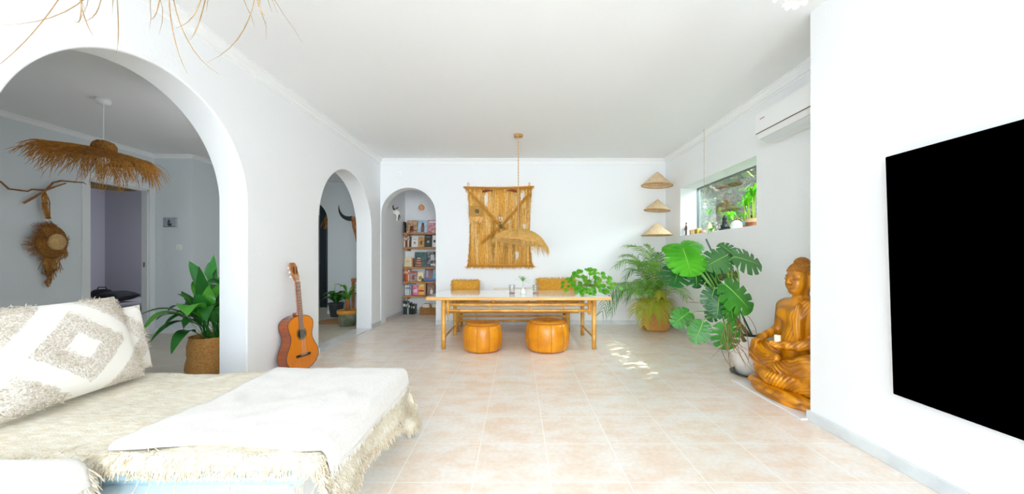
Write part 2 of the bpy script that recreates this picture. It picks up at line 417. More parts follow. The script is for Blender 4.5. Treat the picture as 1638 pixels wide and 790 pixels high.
# window recess: frame, glass
wf = MB(); gx = 2.742; fwid = .03
wf.box(gx-.012, gx+.03, wy0, wy1, wz0, wz0+fwid*.4); wf.box(gx-.012, gx+.03, wy0, wy1, wz1-fwid*.5, wz1)
wf.box(gx-.012, gx+.03, wy0, wy0+fwid, wz0, wz1); wf.box(gx-.012, gx+.03, wy1-fwid*.4, wy1, wz0, wz1)
win = struct('window_1', wf, pmat('window_frame', '6f777a', rough=.4))
MB().box(gx+.005, gx+.010, wy0+.012, wy1-.012, wz0+.012, wz1-.012).build('window_pane', glassmat('window_glass', (.90, .95, .92), .035), win)
struct('window_sill', MB().rbox(2.482, gx-.012, wy0, wy1, wz0, wz0+.006, r=.002), trimwhite)
# ================================================================ DAYBED
rng = random.Random(5)
def strand_pts(p, d, L, droop, n=4, curl=0.0, r=rng):
    p = Vector(p); d = Vector(d).normalized(); out = [p.copy()]; k = L/n
    for i in range(n):
        d = (d+Vector((r.uniform(-curl, curl), r.uniform(-curl, curl), -droop+r.uniform(-curl, curl)*.5))).normalized()
        p = p+d*k; out.append(p.copy())
    return out
DX0, DX1, DY0, DY1, DZ = -2.285, -.70, 1.29, 2.22, .40
daybed = thing('daybed', 'low white daybed under the shaggy cream rug', 'daybed', (-1.5, 1.75, 0))
MB().rbox(DX0, -.82, 1.235, 2.245, 0, .285, r=.01).build('base', pmat('daybed_white', 'eef1f2', rough=.45), daybed, world=True)
MB().rbox(DX0, -.74, 1.30, 2.20, .285, DZ, r=.04).build('mattress', pmat('mattress_blue', 'b9d3dc', rough=.8), daybed, world=True)

def sheet(x0, x1, y0, y1, ox0, ox1, oy0, oy1, ztop, rad=.05, flare=.22, wav=.006, seed=1, sag=None):
    """cloth lying on the rectangle x0..x1, y0..y1, overhanging each side by ox0/ox1/oy0/oy1"""
    from mathutils import noise as NZ
    def P(s, t):
        u = lerp(x0-ox0, x1+ox1, s); v = lerp(y0-oy0, y1+oy1, t)
        du = u-x1 if u > x1 else (u-x0 if u < x0 else 0); dv = v-y1 if v > y1 else (v-y0 if v < y0 else 0)
        cx, cy = min(max(u, x0), x1), min(max(v, y0), y1); h = math.hypot(du, dv)
        nz = NZ.noise(Vector((u*3+seed, v*3, 0)))*wav + NZ.noise(Vector((u*11+seed, v*11, 0)))*wav*.5
        if h < 1e-6: p = Vector((cx, cy, ztop+nz)); 
        else:
            a = min(h/rad, PI/2); hx = rad*math.sin(a)*.6; dz = rad*(1-math.cos(a))
            rest = max(0, h-rad*PI/2); out = hx+rest*flare; dz += rest*.97
            ang = math.atan2(dv, du); w = 1+.35*math.sin(ang*7+u*14+v*11)*min(1, rest/.1)
            p = Vector((cx+du/h*out*w, cy+dv/h*out*w, ztop-dz+nz))
        if sag: p.z += sag(u, v)
        return p
    return P
# shaggy rug over the daybed
rug = sheet(DX0, DX1, DY0, DY1-.02, 0, .21, .075, .40, .424, rad=.05, flare=.26, wav=.012)
mb = MB(); mb.grid(lambda s, t: rug(s, t), 90, 60)
from mathutils import noise as NZ
tw = mb
rr2 = random.Random(3)
rugo = thing('shaggy_rug', 'shaggy cream wool rug spread over the daybed, tufts along its edges', 'rug', (-1.5, 1.75, .42))
mb.build('rug_cloth', pmat('rug_wool', 'eee9da', 'dccfb2', scale=16, rough=.95, bump=.9, bscale=75, stretch=(1, 3.0, 1), sheen=.2, detail=8), rugo, smooth=True, world=True)
fr = MB()
def tufts(mbx, P, edge, n, L, w0=.0028, r=rr2, outv=.25):
    for i in range(n):
        q = r.random()
        s, t = edge(q)
        p = P(s, t); c = P(min(max(s, .03), .97)*.98+.01, min(max(t, .03), .97)*.98+.01)
        d = (p-c); d = d.normalized() if d.length > 1e-5 else Vector((0, 0, -1))
        d = d+Vector((r.uniform(-outv, outv), r.uniform(-outv, outv), r.uniform(-.3, .1)))
        LL = L*r.uniform(.5, 1.4); pts = strand_pts(p, d, LL, .35, 3, .35, r)
        mbx.tube(pts, [w0*r.uniform(.7, 1.3), w0, w0*.8, w0*.3], 3)
tufts(fr, rug, lambda q: (1, q), 900, .045)
tufts(fr, rug, lambda q: (.25+q*.75, 0), 600, .026)
tufts(fr, rug, lambda q: (q, 1), 420, .03)
# pile standing off the hanging sides
for i in range(2600):
    if rr2.random() < .5: s, t = rr2.uniform(.885, 1), rr2.random()
    elif rr2.random() < .6: s, t = rr2.uniform(.3, 1), rr2.uniform(0, .085)
    else: s, t = rr2.uniform(.8, 1), rr2.uniform(.78, 1)
    p = rug(s, t); e = .01
    a = rug(min(1, s+e), t)-rug(max(0, s-e), t); b = rug(s, min(1, t+e))-rug(s, max(0, t-e)); nn = a.cross(b)
    if nn.length < 1e-9: continue
    nn.normalize()
    fr.tube(strand_pts(p, nn*.6+Vector((rr2.uniform(-.5, .5), rr2.uniform(-.5, .5), -.5)), rr2.uniform(.015, .035), .5, 2, .3, rr2), [.002, .0018, .0008], 3)
for i in range(34):   # loose long yarns at the front
    s = .3+.7*rr2.random(); p = rug(s, 0)
    fr.tube(strand_pts(p, (rr2.uniform(-.3, .3), -.5, -1), rr2.uniform(.05, .10), .25, 5, .25, rr2), .0016, 3)
for i in range(1500):  # short top pile
    s, t = rr2.random()*.9, .09+rr2.random()*.7
    p = rug(s, t); fr.tube(strand_pts(p, (rr2.uniform(-1, 1), rr2.uniform(-1, 1), .25), rr2.uniform(.006, .014), .5, 2, .3, rr2), [.0012, .001, .0005], 3)
f = fr.build('fringe', cream_shag, rugo, smooth=True, world=True); f['kind'] = 'stuff'

# white throw on top
thr = sheet(-1.42, DX1+.012, 1.315, DY1-.025, 0, .12, .05, .02, .446, rad=.055, flare=.26, wav=.010, seed=1,
            sag=lambda u, v: .008*math.sin(u*9+1)*max(0, 1-(v-1.3)/.3))
def thrP(s, t):
    p = thr(s, t); k = (1-s)                                    # slanting left edge
    if t < .5: p.y += (.075*math.sin(PI*min(1, s*1.15))**2)*(1-2*t)**2
    return p
t1 = thing('throw_blanket', 'smooth white woven throw over the right end of the daybed', 'blanket', (-1.0, 1.75, .44))
MB().grid(thrP, 60, 50).build('blanket_cloth', white_fabric, t1, smooth=True, world=True, thick=.014)
fr = MB(); tufts(fr, thrP, lambda q: (1, q), 420, .022, .0013)
f = fr.build('fringe', pmat('white_yarn', 'f3efe6', rough=.9), t1, smooth=True, world=True); f['kind'] = 'stuff'

# ottoman with its own throw
ott = thing('ottoman', 'square white ottoman beside the daybed under a fringed throw, cut by the lower left corner', 'ottoman', (-1.8, .8, 0))
MB().rbox(-2.28, -1.38, .40, 1.20, 0.05, .44, r=.03).build('upholstered_block', MATS['daybed_white'], ott, world=True)
for (x, y) in ((-2.2, .48), (-1.46, .48), (-2.2, 1.12), (-1.46, 1.12)):
    MB().lathe([(.018, 0), (.022, .05)], 12, (x, y, 0)).build('leg', MATS['daybed_white'], ott, world=True)
t2p = sheet(-2.27, -1.42, .42, 1.17, 0, .13, .2, .06, .462, rad=.07, flare=.5, wav=.008, seed=9)
t2 = thing('throw_blanket', 'white throw with thick looped fringe on the ottoman at the lower left corner', 'blanket', (-1.8, .8, .46))
MB().grid(t2p, 50, 40).build('blanket_cloth', white_fabric, t2, smooth=True, world=True, thick=.01)
fr = MB()
tufts(fr, t2p, lambda q: (1, .1+.9*q), 900, .075, .0032, outv=.6)
tufts(fr, t2p, lambda q: (.9+.1*q, 1), 120, .06, .003, outv=.6)
f = fr.build('fringe', pmat('loop_yarn', 'efe9dc', 'd8cdb8', scale=60, rough=.95), t2, smooth=True, world=True); f['kind'] = 'stuff'

# ================================================================ CUSHIONS
def cushion_mesh(w, h, t, sub=26, mat=None, seed=0, corner=.06, wrinkle=.006):
    mb = MB()
    def F(side):
        def fn(s, q):
            u, v = 2*s-1, 2*q-1
            k = max(0, (1-abs(u)**3.2))*max(0, (1-abs(v)**3.2)); z = t/2*k**.55
            pin = 1-corner*(1-abs(v)**2)*abs(u)**2; pin2 = 1-corner*(1-abs(u)**2)*abs(v)**2
            x, y = u*w/2*pin, v*h/2*pin2
            nz = NZ.noise(Vector((x*6+seed, y*6, side*3)))*wrinkle*(k**.3 if k > 0 else 0)
            return Vector((x, y, side*(z+.003)+nz))
        return fn
    mb.grid(F(1), sub, sub); k = len(mb.f)
    mb.grid(F(-1), sub, sub)
    mb.f[k:] = [f[::-1] for f in mb.f[k:]]
    return mb
def diamond_mat():
    m = pmat('kilim_cushion', 'f5f2ea', rough=.9, sheen=.2); nt = m.node_tree; N = nt.nodes.new; L = nt.links.new
    b = nt.nodes['Principled BSDF']; tc = N('ShaderNodeTexCoord'); sp = N('ShaderNodeSeparateXYZ')
    nz = N('ShaderNodeTexNoise'); nz.inputs['Scale'].default_value = 40; L(tc.outputs['Object'], nz.inputs['Vector'])
    va = N('ShaderNodeVectorMath'); va.operation = 'MULTIPLY_ADD'; L(nz.outputs['Color'], va.inputs[0]); va.inputs[1].default_value = (.02, .02, 0); L(tc.outputs['Object'], va.inputs[2])
    L(va.outputs[0], sp.inputs[0])
    def M(op, a, b_=None, c=None):
        n = N('ShaderNodeMath'); n.operation = op
        for i, x in enumerate((a, b_, c)):
            if x is None: continue
            if isinstance(x, (int, float)): n.inputs[i].default_value = x
            else: L(x, n.inputs[i])
        return n.outputs[0]
    def tri(o, per, ph): return M('ABSOLUTE', M('SUBTRACT', M('FRACT', M('MULTIPLY_ADD', o, 1/per, ph)), .5))
    d = M('ADD', tri(sp.outputs[0], .56, .42), tri(sp.outputs[1], .44, .5))
    ring = M('MULTIPLY', M('GREATER_THAN', d, .15), M('LESS_THAN', d, .40))
    d2 = M('ADD', tri(sp.outputs[0], .56, -.08), tri(sp.outputs[1], .44, 0)); r2 = M('MULTIPLY', M('GREATER_THAN', d2, .0), M('LESS_THAN', d2, .36))
    mask = M('MAXIMUM', ring, r2)
    n2 = N('ShaderNodeTexNoise'); n2.inputs['Scale'].default_value = 110; n2.inputs['Detail'].default_value = 6; L(tc.outputs['Object'], n2.inputs['Vector'])
    cr = N('ShaderNodeValToRGB'); L(n2.outputs['Fac'], cr.inputs[0])
    cr.color_ramp.elements[0].position = .32; cr.color_ramp.elements[0].color = (*srgb('cbbdab'), 1); cr.color_ramp.elements[1].position = .55; cr.color_ramp.elements[1].color = (*srgb('f3eee6'), 1)
    mx = N('ShaderNodeMix'); mx.data_type = 'RGBA'; L(mask, mx.inputs[0]); mx.inputs[6].default_value = (*srgb('f6f3ec'), 1); L(cr.outputs[0], mx.inputs[7]); L(mx.outputs[2], b.inputs['Base Color'])
    bp = N('ShaderNodeBump'); bp.inputs['Distance'].default_value = .012; bp.inputs['Strength'].default_value = .9; L(M('MULTIPLY', mask, n2.outputs['Fac']), bp.inputs['Height']); L(bp.outputs[0], b.inputs['Normal'])
    return m
kilim = diamond_mat()
def place_cushion(name, label, w, h, t, mat, bl, br_, up, cat='cushion', group=None, seed=0, corner=.06):
    """front face plane from bottom corners bl->br_ and the up vector"""
    x = (Vector(br_)-Vector(bl)).normalized(); u = Vector(up); u = (u-x*u.dot(x)).normalized(); n = x.cross(u)
    c = (Vector(bl)+Vector(br_))/2+u*h/2
    o = thing(name, label, cat, c, Matrix((x, u, n)).transposed().to_euler(), group)
    cushion_mesh(w, h, t, 30, seed=seed, corner=corner).build('cushion_cover', mat, o, smooth=True)
    return o
def shag(o, w, h, t, n, col, maskfn, L=.014, seed=4, wd=.0015):
    r = random.Random(seed); mb = MB()
    for i in range(n):
        x, y = r.uniform(-w/2, w/2)*.97, r.uniform(-h/2, h/2)*.97
        if not maskfn(x, y): continue
        u, v = 2*x/w, 2*y/h; k = (1-abs(u)**3.2)*(1-abs(v)**3.2); z = t/2*max(k, 0)**.55
        mb.tube(strand_pts((x, y, z), (r.uniform(-1, 1), r.uniform(-1, 1), .7), L*r.uniform(.5, 1.2), .1, 2, .5, r), [wd, wd, wd*.5], 3)
    f = mb.build('tufting', col, o, smooth=True); f['kind'] = 'stuff'
def dmask(x, y):
    tri = lambda q, p, ph: abs(((q/p+ph) % 1)-.5)
    d = tri(x, .56, .42)+tri(y, .44, .5); d2 = tri(x, .56, -.08)+tri(y, .44, 0)
    return .17 < d < .38 or d2 < .34
tuft_mat = pmat('tuft_wool', 'eee7db', 'cdbda6', scale=70, rough=.95)
ca = place_cushion('cushion', 'large white cushion with tufted taupe diamonds leaning in front at the left', .74, .475, .17, kilim,
                   (-2.03, 1.38, .445), (-2.11, 2.09, .44), (-.36, .0, 1), seed=2, corner=.04)
shag(ca, .74, .475, .17, 6500, tuft_mat, dmask)
cb = place_cushion('cushion', 'white cushion with tufted taupe patches standing behind the large diamond one', .40, .38, .11, kilim,
                   (-2.20, 1.84, .455), (-2.185, 2.20, .455), (-.22, .0, 1), seed=5)
shag(cb, .40, .38, .11, 1300, tuft_mat, dmask, seed=9)

# ================================================================ ARCHED HALL: raffia lamp
def raffia_brim(name, Rr, crown_r, crown_h, n, seed, tilt=(0, 0, 0), drop=.10, Ls=(.12, .38), droop=.22, w0=.0022, wave=.05):
    """strands radiating over a wide wavy brim and hanging off its rim"""
    r = random.Random(seed); mb = MB()
    def zr(q, a): return -drop*q*q+wave*math.sin(a*2+.6)*q**2+.02*math.sin(a*5)*q*q
    for i in range(n):
        a = r.uniform(0, 2*PI); q0 = r.uniform(.1, .7); q1 = min(1, q0+r.uniform(.3, .6)); a1 = a+r.uniform(-.22, .22); pts = []
        for k in range(4):
            q = lerp(q0, q1, k/3); aa = lerp(a, a1, k/3)
            pts.append(Vector((Rr*q*math.cos(aa), Rr*q*math.sin(aa), zr(q, aa)+r.uniform(-.006, .014))))
        if q1 > .86:
            d = (pts[-1]-pts[-2]).normalized(); pts += strand_pts(pts[-1], d+Vector((0, 0, r.uniform(-.1, .25))), r.uniform(*Ls)*r.choice((.5, .8, 1, 1.2)), droop, 5, .26, r)[1:]
        mb.tube(pts, [w0]*(len(pts)-1)+[w0*.3], 3)
    return mb, zr
def raffia_lamp(name, label, loc, ceil_z, Rr, tilt, seed, n=1600, mat=straw_dark, cordcol='e8e8e8', crown=True, **kw):
    o = thing(name, label, 'lamp', loc)
    mb, zr = raffia_brim('x', Rr, .12, .1, n, seed, **kw)
    M = Euler(tilt).to_matrix().to_4x4()
    mb.v = [M @ Vector(v) for v in mb.v]
    f = mb.build('raffia_strands', mat, o, smooth=True); f['kind'] = 'stuff'
    b = MB(); b.grid(lambda s, t: M @ Vector((Rr*.80*(.12+.88*s)*math.cos(2*PI*t), Rr*.80*(.12+.88*s)*math.sin(2*PI*t), zr(.80*(.12+.88*s), 2*PI*t)-.004)), 14, 48)
    b.build('woven_brim', pmat('raffia_weave', 'b77f35', '8a5a20', scale=60, rough=.85, bump=.6, bscale=120, trans=.25), o, smooth=True, thick=.006)
    if crown:
        c = MB(); c.lathe_open([(.085, -.01), (.088, .03), (.080, .06), (.058, .085), (.02, .095)], 28, M=M)
        c.build('woven_crown', MATS['raffia_weave'], o, smooth=True, thick=.006)
    L = ceil_z-loc[2]
    MB().tube([(0, 0, .0), (0, 0, L-.05)], .003, 6).build('cord', pmat('cord_'+cordcol, cordcol, rough=.6), o)
    MB().lathe([(.055, L-.001), (.055, L-.03), (.045, L-.055), (.01, L-.06)], 24).build('ceiling_rose', pmat('rose_'+cordcol, cordcol, rough=.5), o, smooth=True)
    bl = MB(); bl.lathe([(.014, .0), (.016, -.04)], 14); bl.build('bulb_socket', MATS['steel'], o)
    MB().ball((0, 0, -.085), .045, 18).build('bulb', pmat('bulb_glass', 'f2efe8', rough=.15, trans=.3), o, smooth=True)
    return o
raffia_lamp('raffia_pendant_lamp', 'wide brimmed raffia pendant lamp hanging in the hall beyond the large arch', (-3.98, 3.57, 2.14), ZL, .345, (R(-3), R(9), 0), 11, n=1500, Ls=(.05, .24), droop=.30, mat=pmat('raffia_hall', 'd99a45', 'b87a2e', scale=25, rough=.8, trans=.2))
# driftwood and straw hat wall hanging
wh = thing('driftwood_wall_hanging', 'driftwood branch with raffia ties on the hall wall left of the bedroom door', 'wall decoration', (-5.33, 4.25, 1.9))
xw = -5.345
def wallp(px, py, dx=0):      # point on the hall wall
    Y = 5.345*FPX/(828-px); return Vector((-5.345+dx, Y, 1.1-(py-414)*Y/FPX))
driftwood = pmat('driftwood', '7b5236', 'a0744c', scale=14, rough=.8)
MB().tube([wallp(-14, 285, .03), wallp(-3, 291, .03), wallp(6, 302, .05), wallp(24, 304, .04), wallp(40, 306, .03), wallp(44, 303, .05), wallp(65, 304, .06), wallp(78, 292, .05), wallp(94, 289, .03), wallp(115, 291, .04), wallp(130, 292, .03), wallp(134, 295, .03)], [.006, .009, .010, .009, .008, .009, .012, .010, .009, .008, .006, .003], 7).build('long_branch', driftwood, wh, smooth=True, world=True)
MB().tube([wallp(32, 325, .04), wallp(45, 316, .06), wallp(62, 305, .07), wallp(80, 299, .05), wallp(100, 293, .04)], [.012, .012, .010, .009, .006], 7).build('short_branch', pmat('pale_branch', 'a9764a', '8a5a36', scale=14, rough=.8), wh, smooth=True, world=True)
hm = MB(); r = random.Random(8)
for i in range(26):
    a = wallp(66+r.uniform(-2, 2), 303, .04); b = wallp(66+r.uniform(-7, 7), 328+r.uniform(-6, 6), .05); c = wallp(70+r.uniform(-5, 5), 350, .05)
    hm.tube([a, (a+b)/2+Vector((0, r.uniform(-.02, .02), 0)), b, c], .003, 3)
f = hm.build('raffia_ties', straw_dark, wh, world=True)
ht = thing('straw_wall_hat', 'shaggy straw hat hung below the driftwood branch in the hall', 'hat', wallp(80, 387, .06))
bm_, _ = raffia_brim('h', .2, .1, .1, 900, 21, drop=.04, Ls=(.02, .07), droop=.25, wave=.02)
MX = Matrix.Rotation(R(90), 4, 'Y') @ Matrix.Rotation(.3, 4, 'Z')
MXr = Matrix.Rotation(R(14), 4, 'Z') @ MX
bm_.v = [MXr @ Vector(v) for v in bm_.v]
f = bm_.build('frayed_brim', pmat('raffia_hat', 'b98245', '8d5c28', scale=20, rough=.85), ht); f['kind'] = 'stuff'
b = MB(); b.lathe_open([(.19, -.03), (.16, -.01), (.11, .0), (.09, -.005)], 32, M=MXr); b.build('woven_brim', MATS['raffia_weave'], ht, smooth=True, thick=.006)
MB().lathe_open([(.095, -.005), (.09, .03), (.075, .045), (.0, .05)], 28, M=MXr).build('pale_crown', pmat('pale_straw', 'dcb780', 'c59a5c', scale=60, rough=.8, bump=.4, bscale=90), ht, smooth=True, thick=.004)
hm = MB()
for i in range(70):
    p = wallp(r.uniform(66, 92), r.uniform(405, 420), .03); hm.tube(strand_pts(p, (0, r.uniform(-.3, .3), -1), r.uniform(.08, .22), .3, 5, .22, r), .0028, 3)
for i in range(22):
    p = wallp(74+r.uniform(-3, 3), 410, .03); q = wallp(74+r.uniform(-4, 4), 455+r.uniform(-6, 3), .03); hm.tube([p, (p+q)/2+Vector((0, r.uniform(-.03, .03), 0)), q], .003, 3)
f = hm.build('hanging_fibres', straw_dark, ht, world=True); f['kind'] = 'stuff'
tg = MB(); tg.tube([wallp(62, 436, .03), wallp(75, 440, .04), wallp(86, 430, .03)], .007, 6); tg.tube([wallp(76, 439, .03), wallp(67, 452, .04), wallp(73, 459, .03)], [.007, .01, .006], 6)
tg.build('twig', driftwood, ht, smooth=True, world=True)

# picture, switch
pc = thing('picture', 'small grey picture of a sailing boat on the hall wall', 'picture', (-5.12, 5.46, 1.64))
MB().rbox(-.095, .095, 0, .028, -.07, .07, r=.003).build('canvas', pmat('grey_canvas', 'a9adb8', 'b6bac3', scale=12, rough=.8), pc)
pi_ = MB(); pi_.box(-.004, .004, -.003, 0, -.02, .045); pi_.box(-.004, .02, -.003, 0, .005, .012)
pi_.add([(-.035, -.002, -.02), (.04, -.002, -.02), (.028, -.002, -.042), (-.025, -.002, -.042)], [(0, 1, 2, 3)])
pi_.add([(-.008, -.002, .04), (-.008, -.002, -.012), (-.032, -.002, -.012)], [(0, 1, 2)])
pi_.box(-.09, .09, -.003, 0, -.066, -.060); pi_.box(-.02, .03, -.003, 0, -.056, -.046)
pi_.build('boat_drawing', pmat('dark_ink', '2b2c35', rough=.8), pc)
sw = thing('light_switch', 'pale square light switch on the hall wall below the picture', 'switch', (-5.0, 5.485, 1.27))
MB().rbox(-.043, .043, -.006, .004, -.043, .043, r=.004).build('switch_plate', pmat('switch_white', 'eaf0e8', rough=.4), sw)
MB().rbox(-.028, .028, -.011, -.005, -.032, .032, r=.003).build('rocker', MATS['switch_white'], sw)
# bedroom
bd = thing('bed', 'low grey bed seen through the bedroom doorway', 'bed', (-6.5, 5.9, 0))
MB().rbox(-7.40, -5.55, 5.45, 6.65, .12, .36, r=.02).build('bed_base', pmat('bed_grey', '6d6a68', '5d5a58', scale=20, rough=.9), bd, world=True)
MB().rbox(-7.38, -5.57, 5.47, 6.63, .36, .42, r=.02).build('sheet', pmat('bed_sheet', 'bcbcc2', 'aaaab2', scale=9, rough=.9, bump=.5, bscale=9), bd, world=True)
for (x, y) in ((-7.3, 5.55), (-5.72, 5.55), (-7.3, 6.55), (-5.72, 6.55)):
    MB().lathe([(.025, 0), (.03, .125)], 10, (x, y, 0)).build('leg', pmat('dark_wood', '4a3422', rough=.6), bd, world=True)
pl = place_cushion('pillow', 'dark pillow lying on the grey bed', .5, .32, .15, pmat('dark_cloth', '2f3136', '3b3d42', scale=9, rough=.9), (-6.6, 5.75, .50), (-6.1, 5.65, .50), (0, 1, .08), cat='pillow')
bg_ = thing('duffel_bag', 'black bag at the far end of the bed', 'bag', (-7.05, 6.3, .42))
MB().grid(lambda s, t: Vector((.17*math.cos(2*PI*s)*abs(math.sin(PI*t))**.6, .10*math.sin(2*PI*s)*abs(math.sin(PI*t))**.6, .085-.085*math.cos(PI*t))), 24, 12).build('bag_body', pmat('black_nylon', '1b1c1e', rough=.6), bg_, smooth=True)
MB().tube([(-.08, 0, .16), (-.06, 0, .20), (.06, 0, .20), (.08, 0, .16)], .008, 6).build('handle', MATS['black_nylon'], bg_)
fan = thing('woven_pendant_shade', 'flat woven pendant shade hanging inside the bedroom near the door top', 'lamp', (-6.36, 5.75, 2.24))
MB().lathe_open([(.34, -.03), (.33, .0), (.2, .04), (.05, .08)], 36).build('shade', pmat('woven_shade', '8a7344', '6d5932', scale=40, rough=.8, bump=.5, bscale=60), fan, smooth=True, thick=.008)
MB().tube([(0, 0, .08), (0, 0, ZL-2.24)], .004, 6).build('cord', MATS['cord_e8e8e8'], fan)

# ================================================================ GUITAR
def guitar():
    g = thing('classical_guitar', 'classical guitar leaning on the white wall between the two arches', 'guitar', (-2.108, 3.67, .004), (0, R(-5.2), R(-13)))
    sc = 1.10; BL = .49
    ts = [0, .015, .05, .12, .22, .34, .46, .56, .66, .78, .88, .95, .985, 1.0]
    ws = [.0, .055, .105, .152, .180, .176, .145, .122, .122, .140, .138, .105, .06, .0]
    from itertools import chain
    n = 60; pts = []
    tt = [0.5-0.5*math.cos(PI*i/n) for i in range(n+1)]
    # smooth half width by cubic interpolation over the arc parameter
    a = np.arccos(1-2*np.array(ts)); fine = np.arccos(1-2*np.array(tt))
    def cs(x): 
        i = min(max(np.searchsorted(a, x)-1, 0), len(a)-2); h = a[i+1]-a[i]; q = (x-a[i])/h
        def sl(j): 
            if j == 0 : return (ws[1]-ws[0])/(a[1]-a[0])
            if j == len(a)-1: return (ws[-1]-ws[-2])/(a[-1]-a[-2])
            return (ws[j+1]-ws[j-1])/(a[j+1]-a[j-1])
        m0, m1 = sl(i)*h, sl(i+1)*h
        return (2*q**3-3*q**2+1)*ws[i]+(q**3-2*q**2+q)*m0+(-2*q**3+3*q**2)*ws[i+1]+(q**3-q**2)*m1
    hw = [max(0, float(cs(x))) for x in fine]
    right = [(hw[i]*sc, tt[i]*BL*sc) for i in range(n+1)]; left = [(-hw[i]*sc, tt[i]*BL*sc) for i in range(n-1, 0, -1)]
    out = right+left; k = len(out); D = .098*sc
    topw = pmat('spruce_top', 'e88a1c', 'd97712', scale=5, rough=.22, coat=.7, stretch=(1, 30, 1))
    sidew = pmat('mahogany', 'a5501f', '8a3d14', scale=6, rough=.25, coat=.7, stretch=(1, 4, 20))
    edge = pmat('ebony', '2a1710', rough=.3, coat=.4)
    V = [(0, y, z) for y, z in out]+[(-D, y, z) for y, z in out]
    MB().add(V, [(i, k+i, k+(i+1) % k, (i+1) % k) for i in range(k)]+[tuple(range(k, 2*k))[::-1]]).build('body', sidew, g)
    top = [(0.002, y*.985, lerp(.27, z, .988)) for y, z in out]
    hz = .325*sc; hr = .043*sc
    MB().add([(0.0015, y, z) for y, z in out], [tuple(range(k))]).build('soundboard', topw, g)
    MB().tube([(0.001, y*.995, z) for y, z in out]+[(0.001, out[0][0], out[0][1])], .0032, 5).build('binding', edge, g)
    MB().tube([(-D+.001, y*.995, z) for y, z in out]+[(-D+.001, out[0][0], out[0][1])], .0028, 5).build('back_binding', edge, g)
    c = [(.003, hr*math.cos(2*PI*i/36), hz+hr*math.sin(2*PI*i/36)) for i in range(36)]
    MB().add(c, [tuple(range(36))]).build('sound_hole', pmat('hole_dark', '120a06', rough=.9), g)
    c1 = [(.0026, (hr+.017)*math.cos(2*PI*i/36), hz+(hr+.017)*math.sin(2*PI*i/36)) for i in range(36)]
    MB().add(c1, [tuple(range(36))]).build('rosette', pmat('rosette', 'a8782e', '4e3414', scale=90, rough=.4), g)
    NB, NT, HT = .415*sc, .80*sc, .97*sc
    nk = MB(); nk.rbox(-.004, .008, -.028, .028, hz+hr*.9, NT, r=.002); nk.build('fretboard', pmat('rosewood', '8a4b24', '6d3616', scale=20, rough=.4), g)
    nn = MB(); nn.rbox(-.026, -.004, -.024, .024, BL*sc-.01, NT, r=.009); nn.rbox(-.075, -.004, -.03, .03, BL*sc-.006, BL*sc+.03, r=.012); nn.build('neck', sidew, g)
    for i in range(19):
        z = NT-.65*sc*(1-2**(-(i+1)/12)); MB().box(.008, .0095, -.027, .027, z-.0012, z+.0012).build('fret', MATS['steel'], g)
    MB().rbox(.006, .012, -.028, .028, NT-.003, NT+.003, r=.001).build('nut', pmat('ivory', 'f0e8d2', rough=.4), g)
    hd = MB(); hp = [(-.024, NT), (-.034, NT+.05), (-.036, HT-.03), (-.026, HT-.004), (-.01, HT), (.01, HT), (.026, HT-.004), (.036, HT-.03), (.034, NT+.05), (.024, NT)]
    lean = lambda z: -.006-(z-NT)*.22
    hd.add([(lean(z)+.006, y, z) for y, z in hp]+[(lean(z)-.014, y, z) for y, z in hp], [tuple(range(10))[::-1], tuple(range(10, 20))]+[(i, (i+1) % 10, 10+(i+1) % 10, 10+i) for i in range(10)])
    hd.build('headstock', pmat('headstock_wood', 'b06a2c', '9a5520', scale=12, rough=.35, coat=.5), g)
    for i in range(6):
        sgn = -1 if i < 3 else 1; zz = NT+.045+(i % 3)*.045; x = lean(zz)-.004
        tp_ = MB().tube([(x, sgn*.034, zz), (x, sgn*.052, zz)], .003, 8).build('tuning_peg', MATS['steel'], g)
        t = MB(); t.rbox(x-.010, x+.010, sgn*.058-.006, sgn*.058+.006, zz-.007, zz+.007, r=.004)
        t.build('peg_button', MATS['ivory'], tp_)
    sl_ = MB()
    for sgn in (-1, 1): sl_.rbox(lean(NT+.09)+.006, lean(NT+.09)+.010, sgn*.016-.005, sgn*.016+.005, NT+.03, NT+.145, r=.002)
    sl_.build('headstock_slot', MATS['hole_dark'], g)
    bz = .115*sc+.02; MB().rbox(.002, .011, -.09, .09, bz-.013, bz+.013, r=.003).build('bridge', MATS['ebony'], g)
    MB().rbox(.010, .014, -.04, .04, bz+.002, bz+.005, r=.001).build('saddle', MATS['ivory'], g)
    for i in range(6):
        y = -.021+.0084*i; MB().tube([(.0135, y*1.25, bz+.004), (.011, y, NT), (lean(NT+.05)+.004, y*.9, NT+.06)], .0007, 4).build('string', pmat('string_metal', 'd8cfb8', rough=.4), g)
    for nm in ('body', 'headstock'):
        for ch in g.children:
            if ch.name.startswith(nm): autosmooth(ch, 40)
    return g
guitar()
# ================================================================ DINING TABLE
def bam(mb, p, q, r, nodes=4, n=10):
    """bamboo cane with swollen nodes"""
    p, q = Vector(p), Vector(q); L = (q-p).length; pts = []; rad = []
    ts = [0]
    for i in range(nodes):
        c = (i+.6)/(nodes+.2); e = .008/L
        for dt, k in ((-1.4*e, 1.0), (-.5*e, 1.13), (.5*e, 1.13), (1.4*e, 1.0)): pts.append(p.lerp(q, c+dt)); rad.append(r*k)
    mb.tube([p]+pts+[q], [r]+rad+[r*.98], n); return mb
tb = thing('dining_table', 'long low bamboo dining table with a white glass top', 'table', (.01, 4.93, 0))
TX0, TX1, TY0, TY1, TZ = -1.10, 1.125, 4.44, 5.42, .643
MB().rbox(TX0+.012, TX1-.012, TY0+.012, TY1-.012, TZ-.012, TZ, r=.002).build('glass_top', pmat('glass_top', 'e6ebe9', rough=.04, spec=.8, coat=.6), tb, world=True)
b = MB()
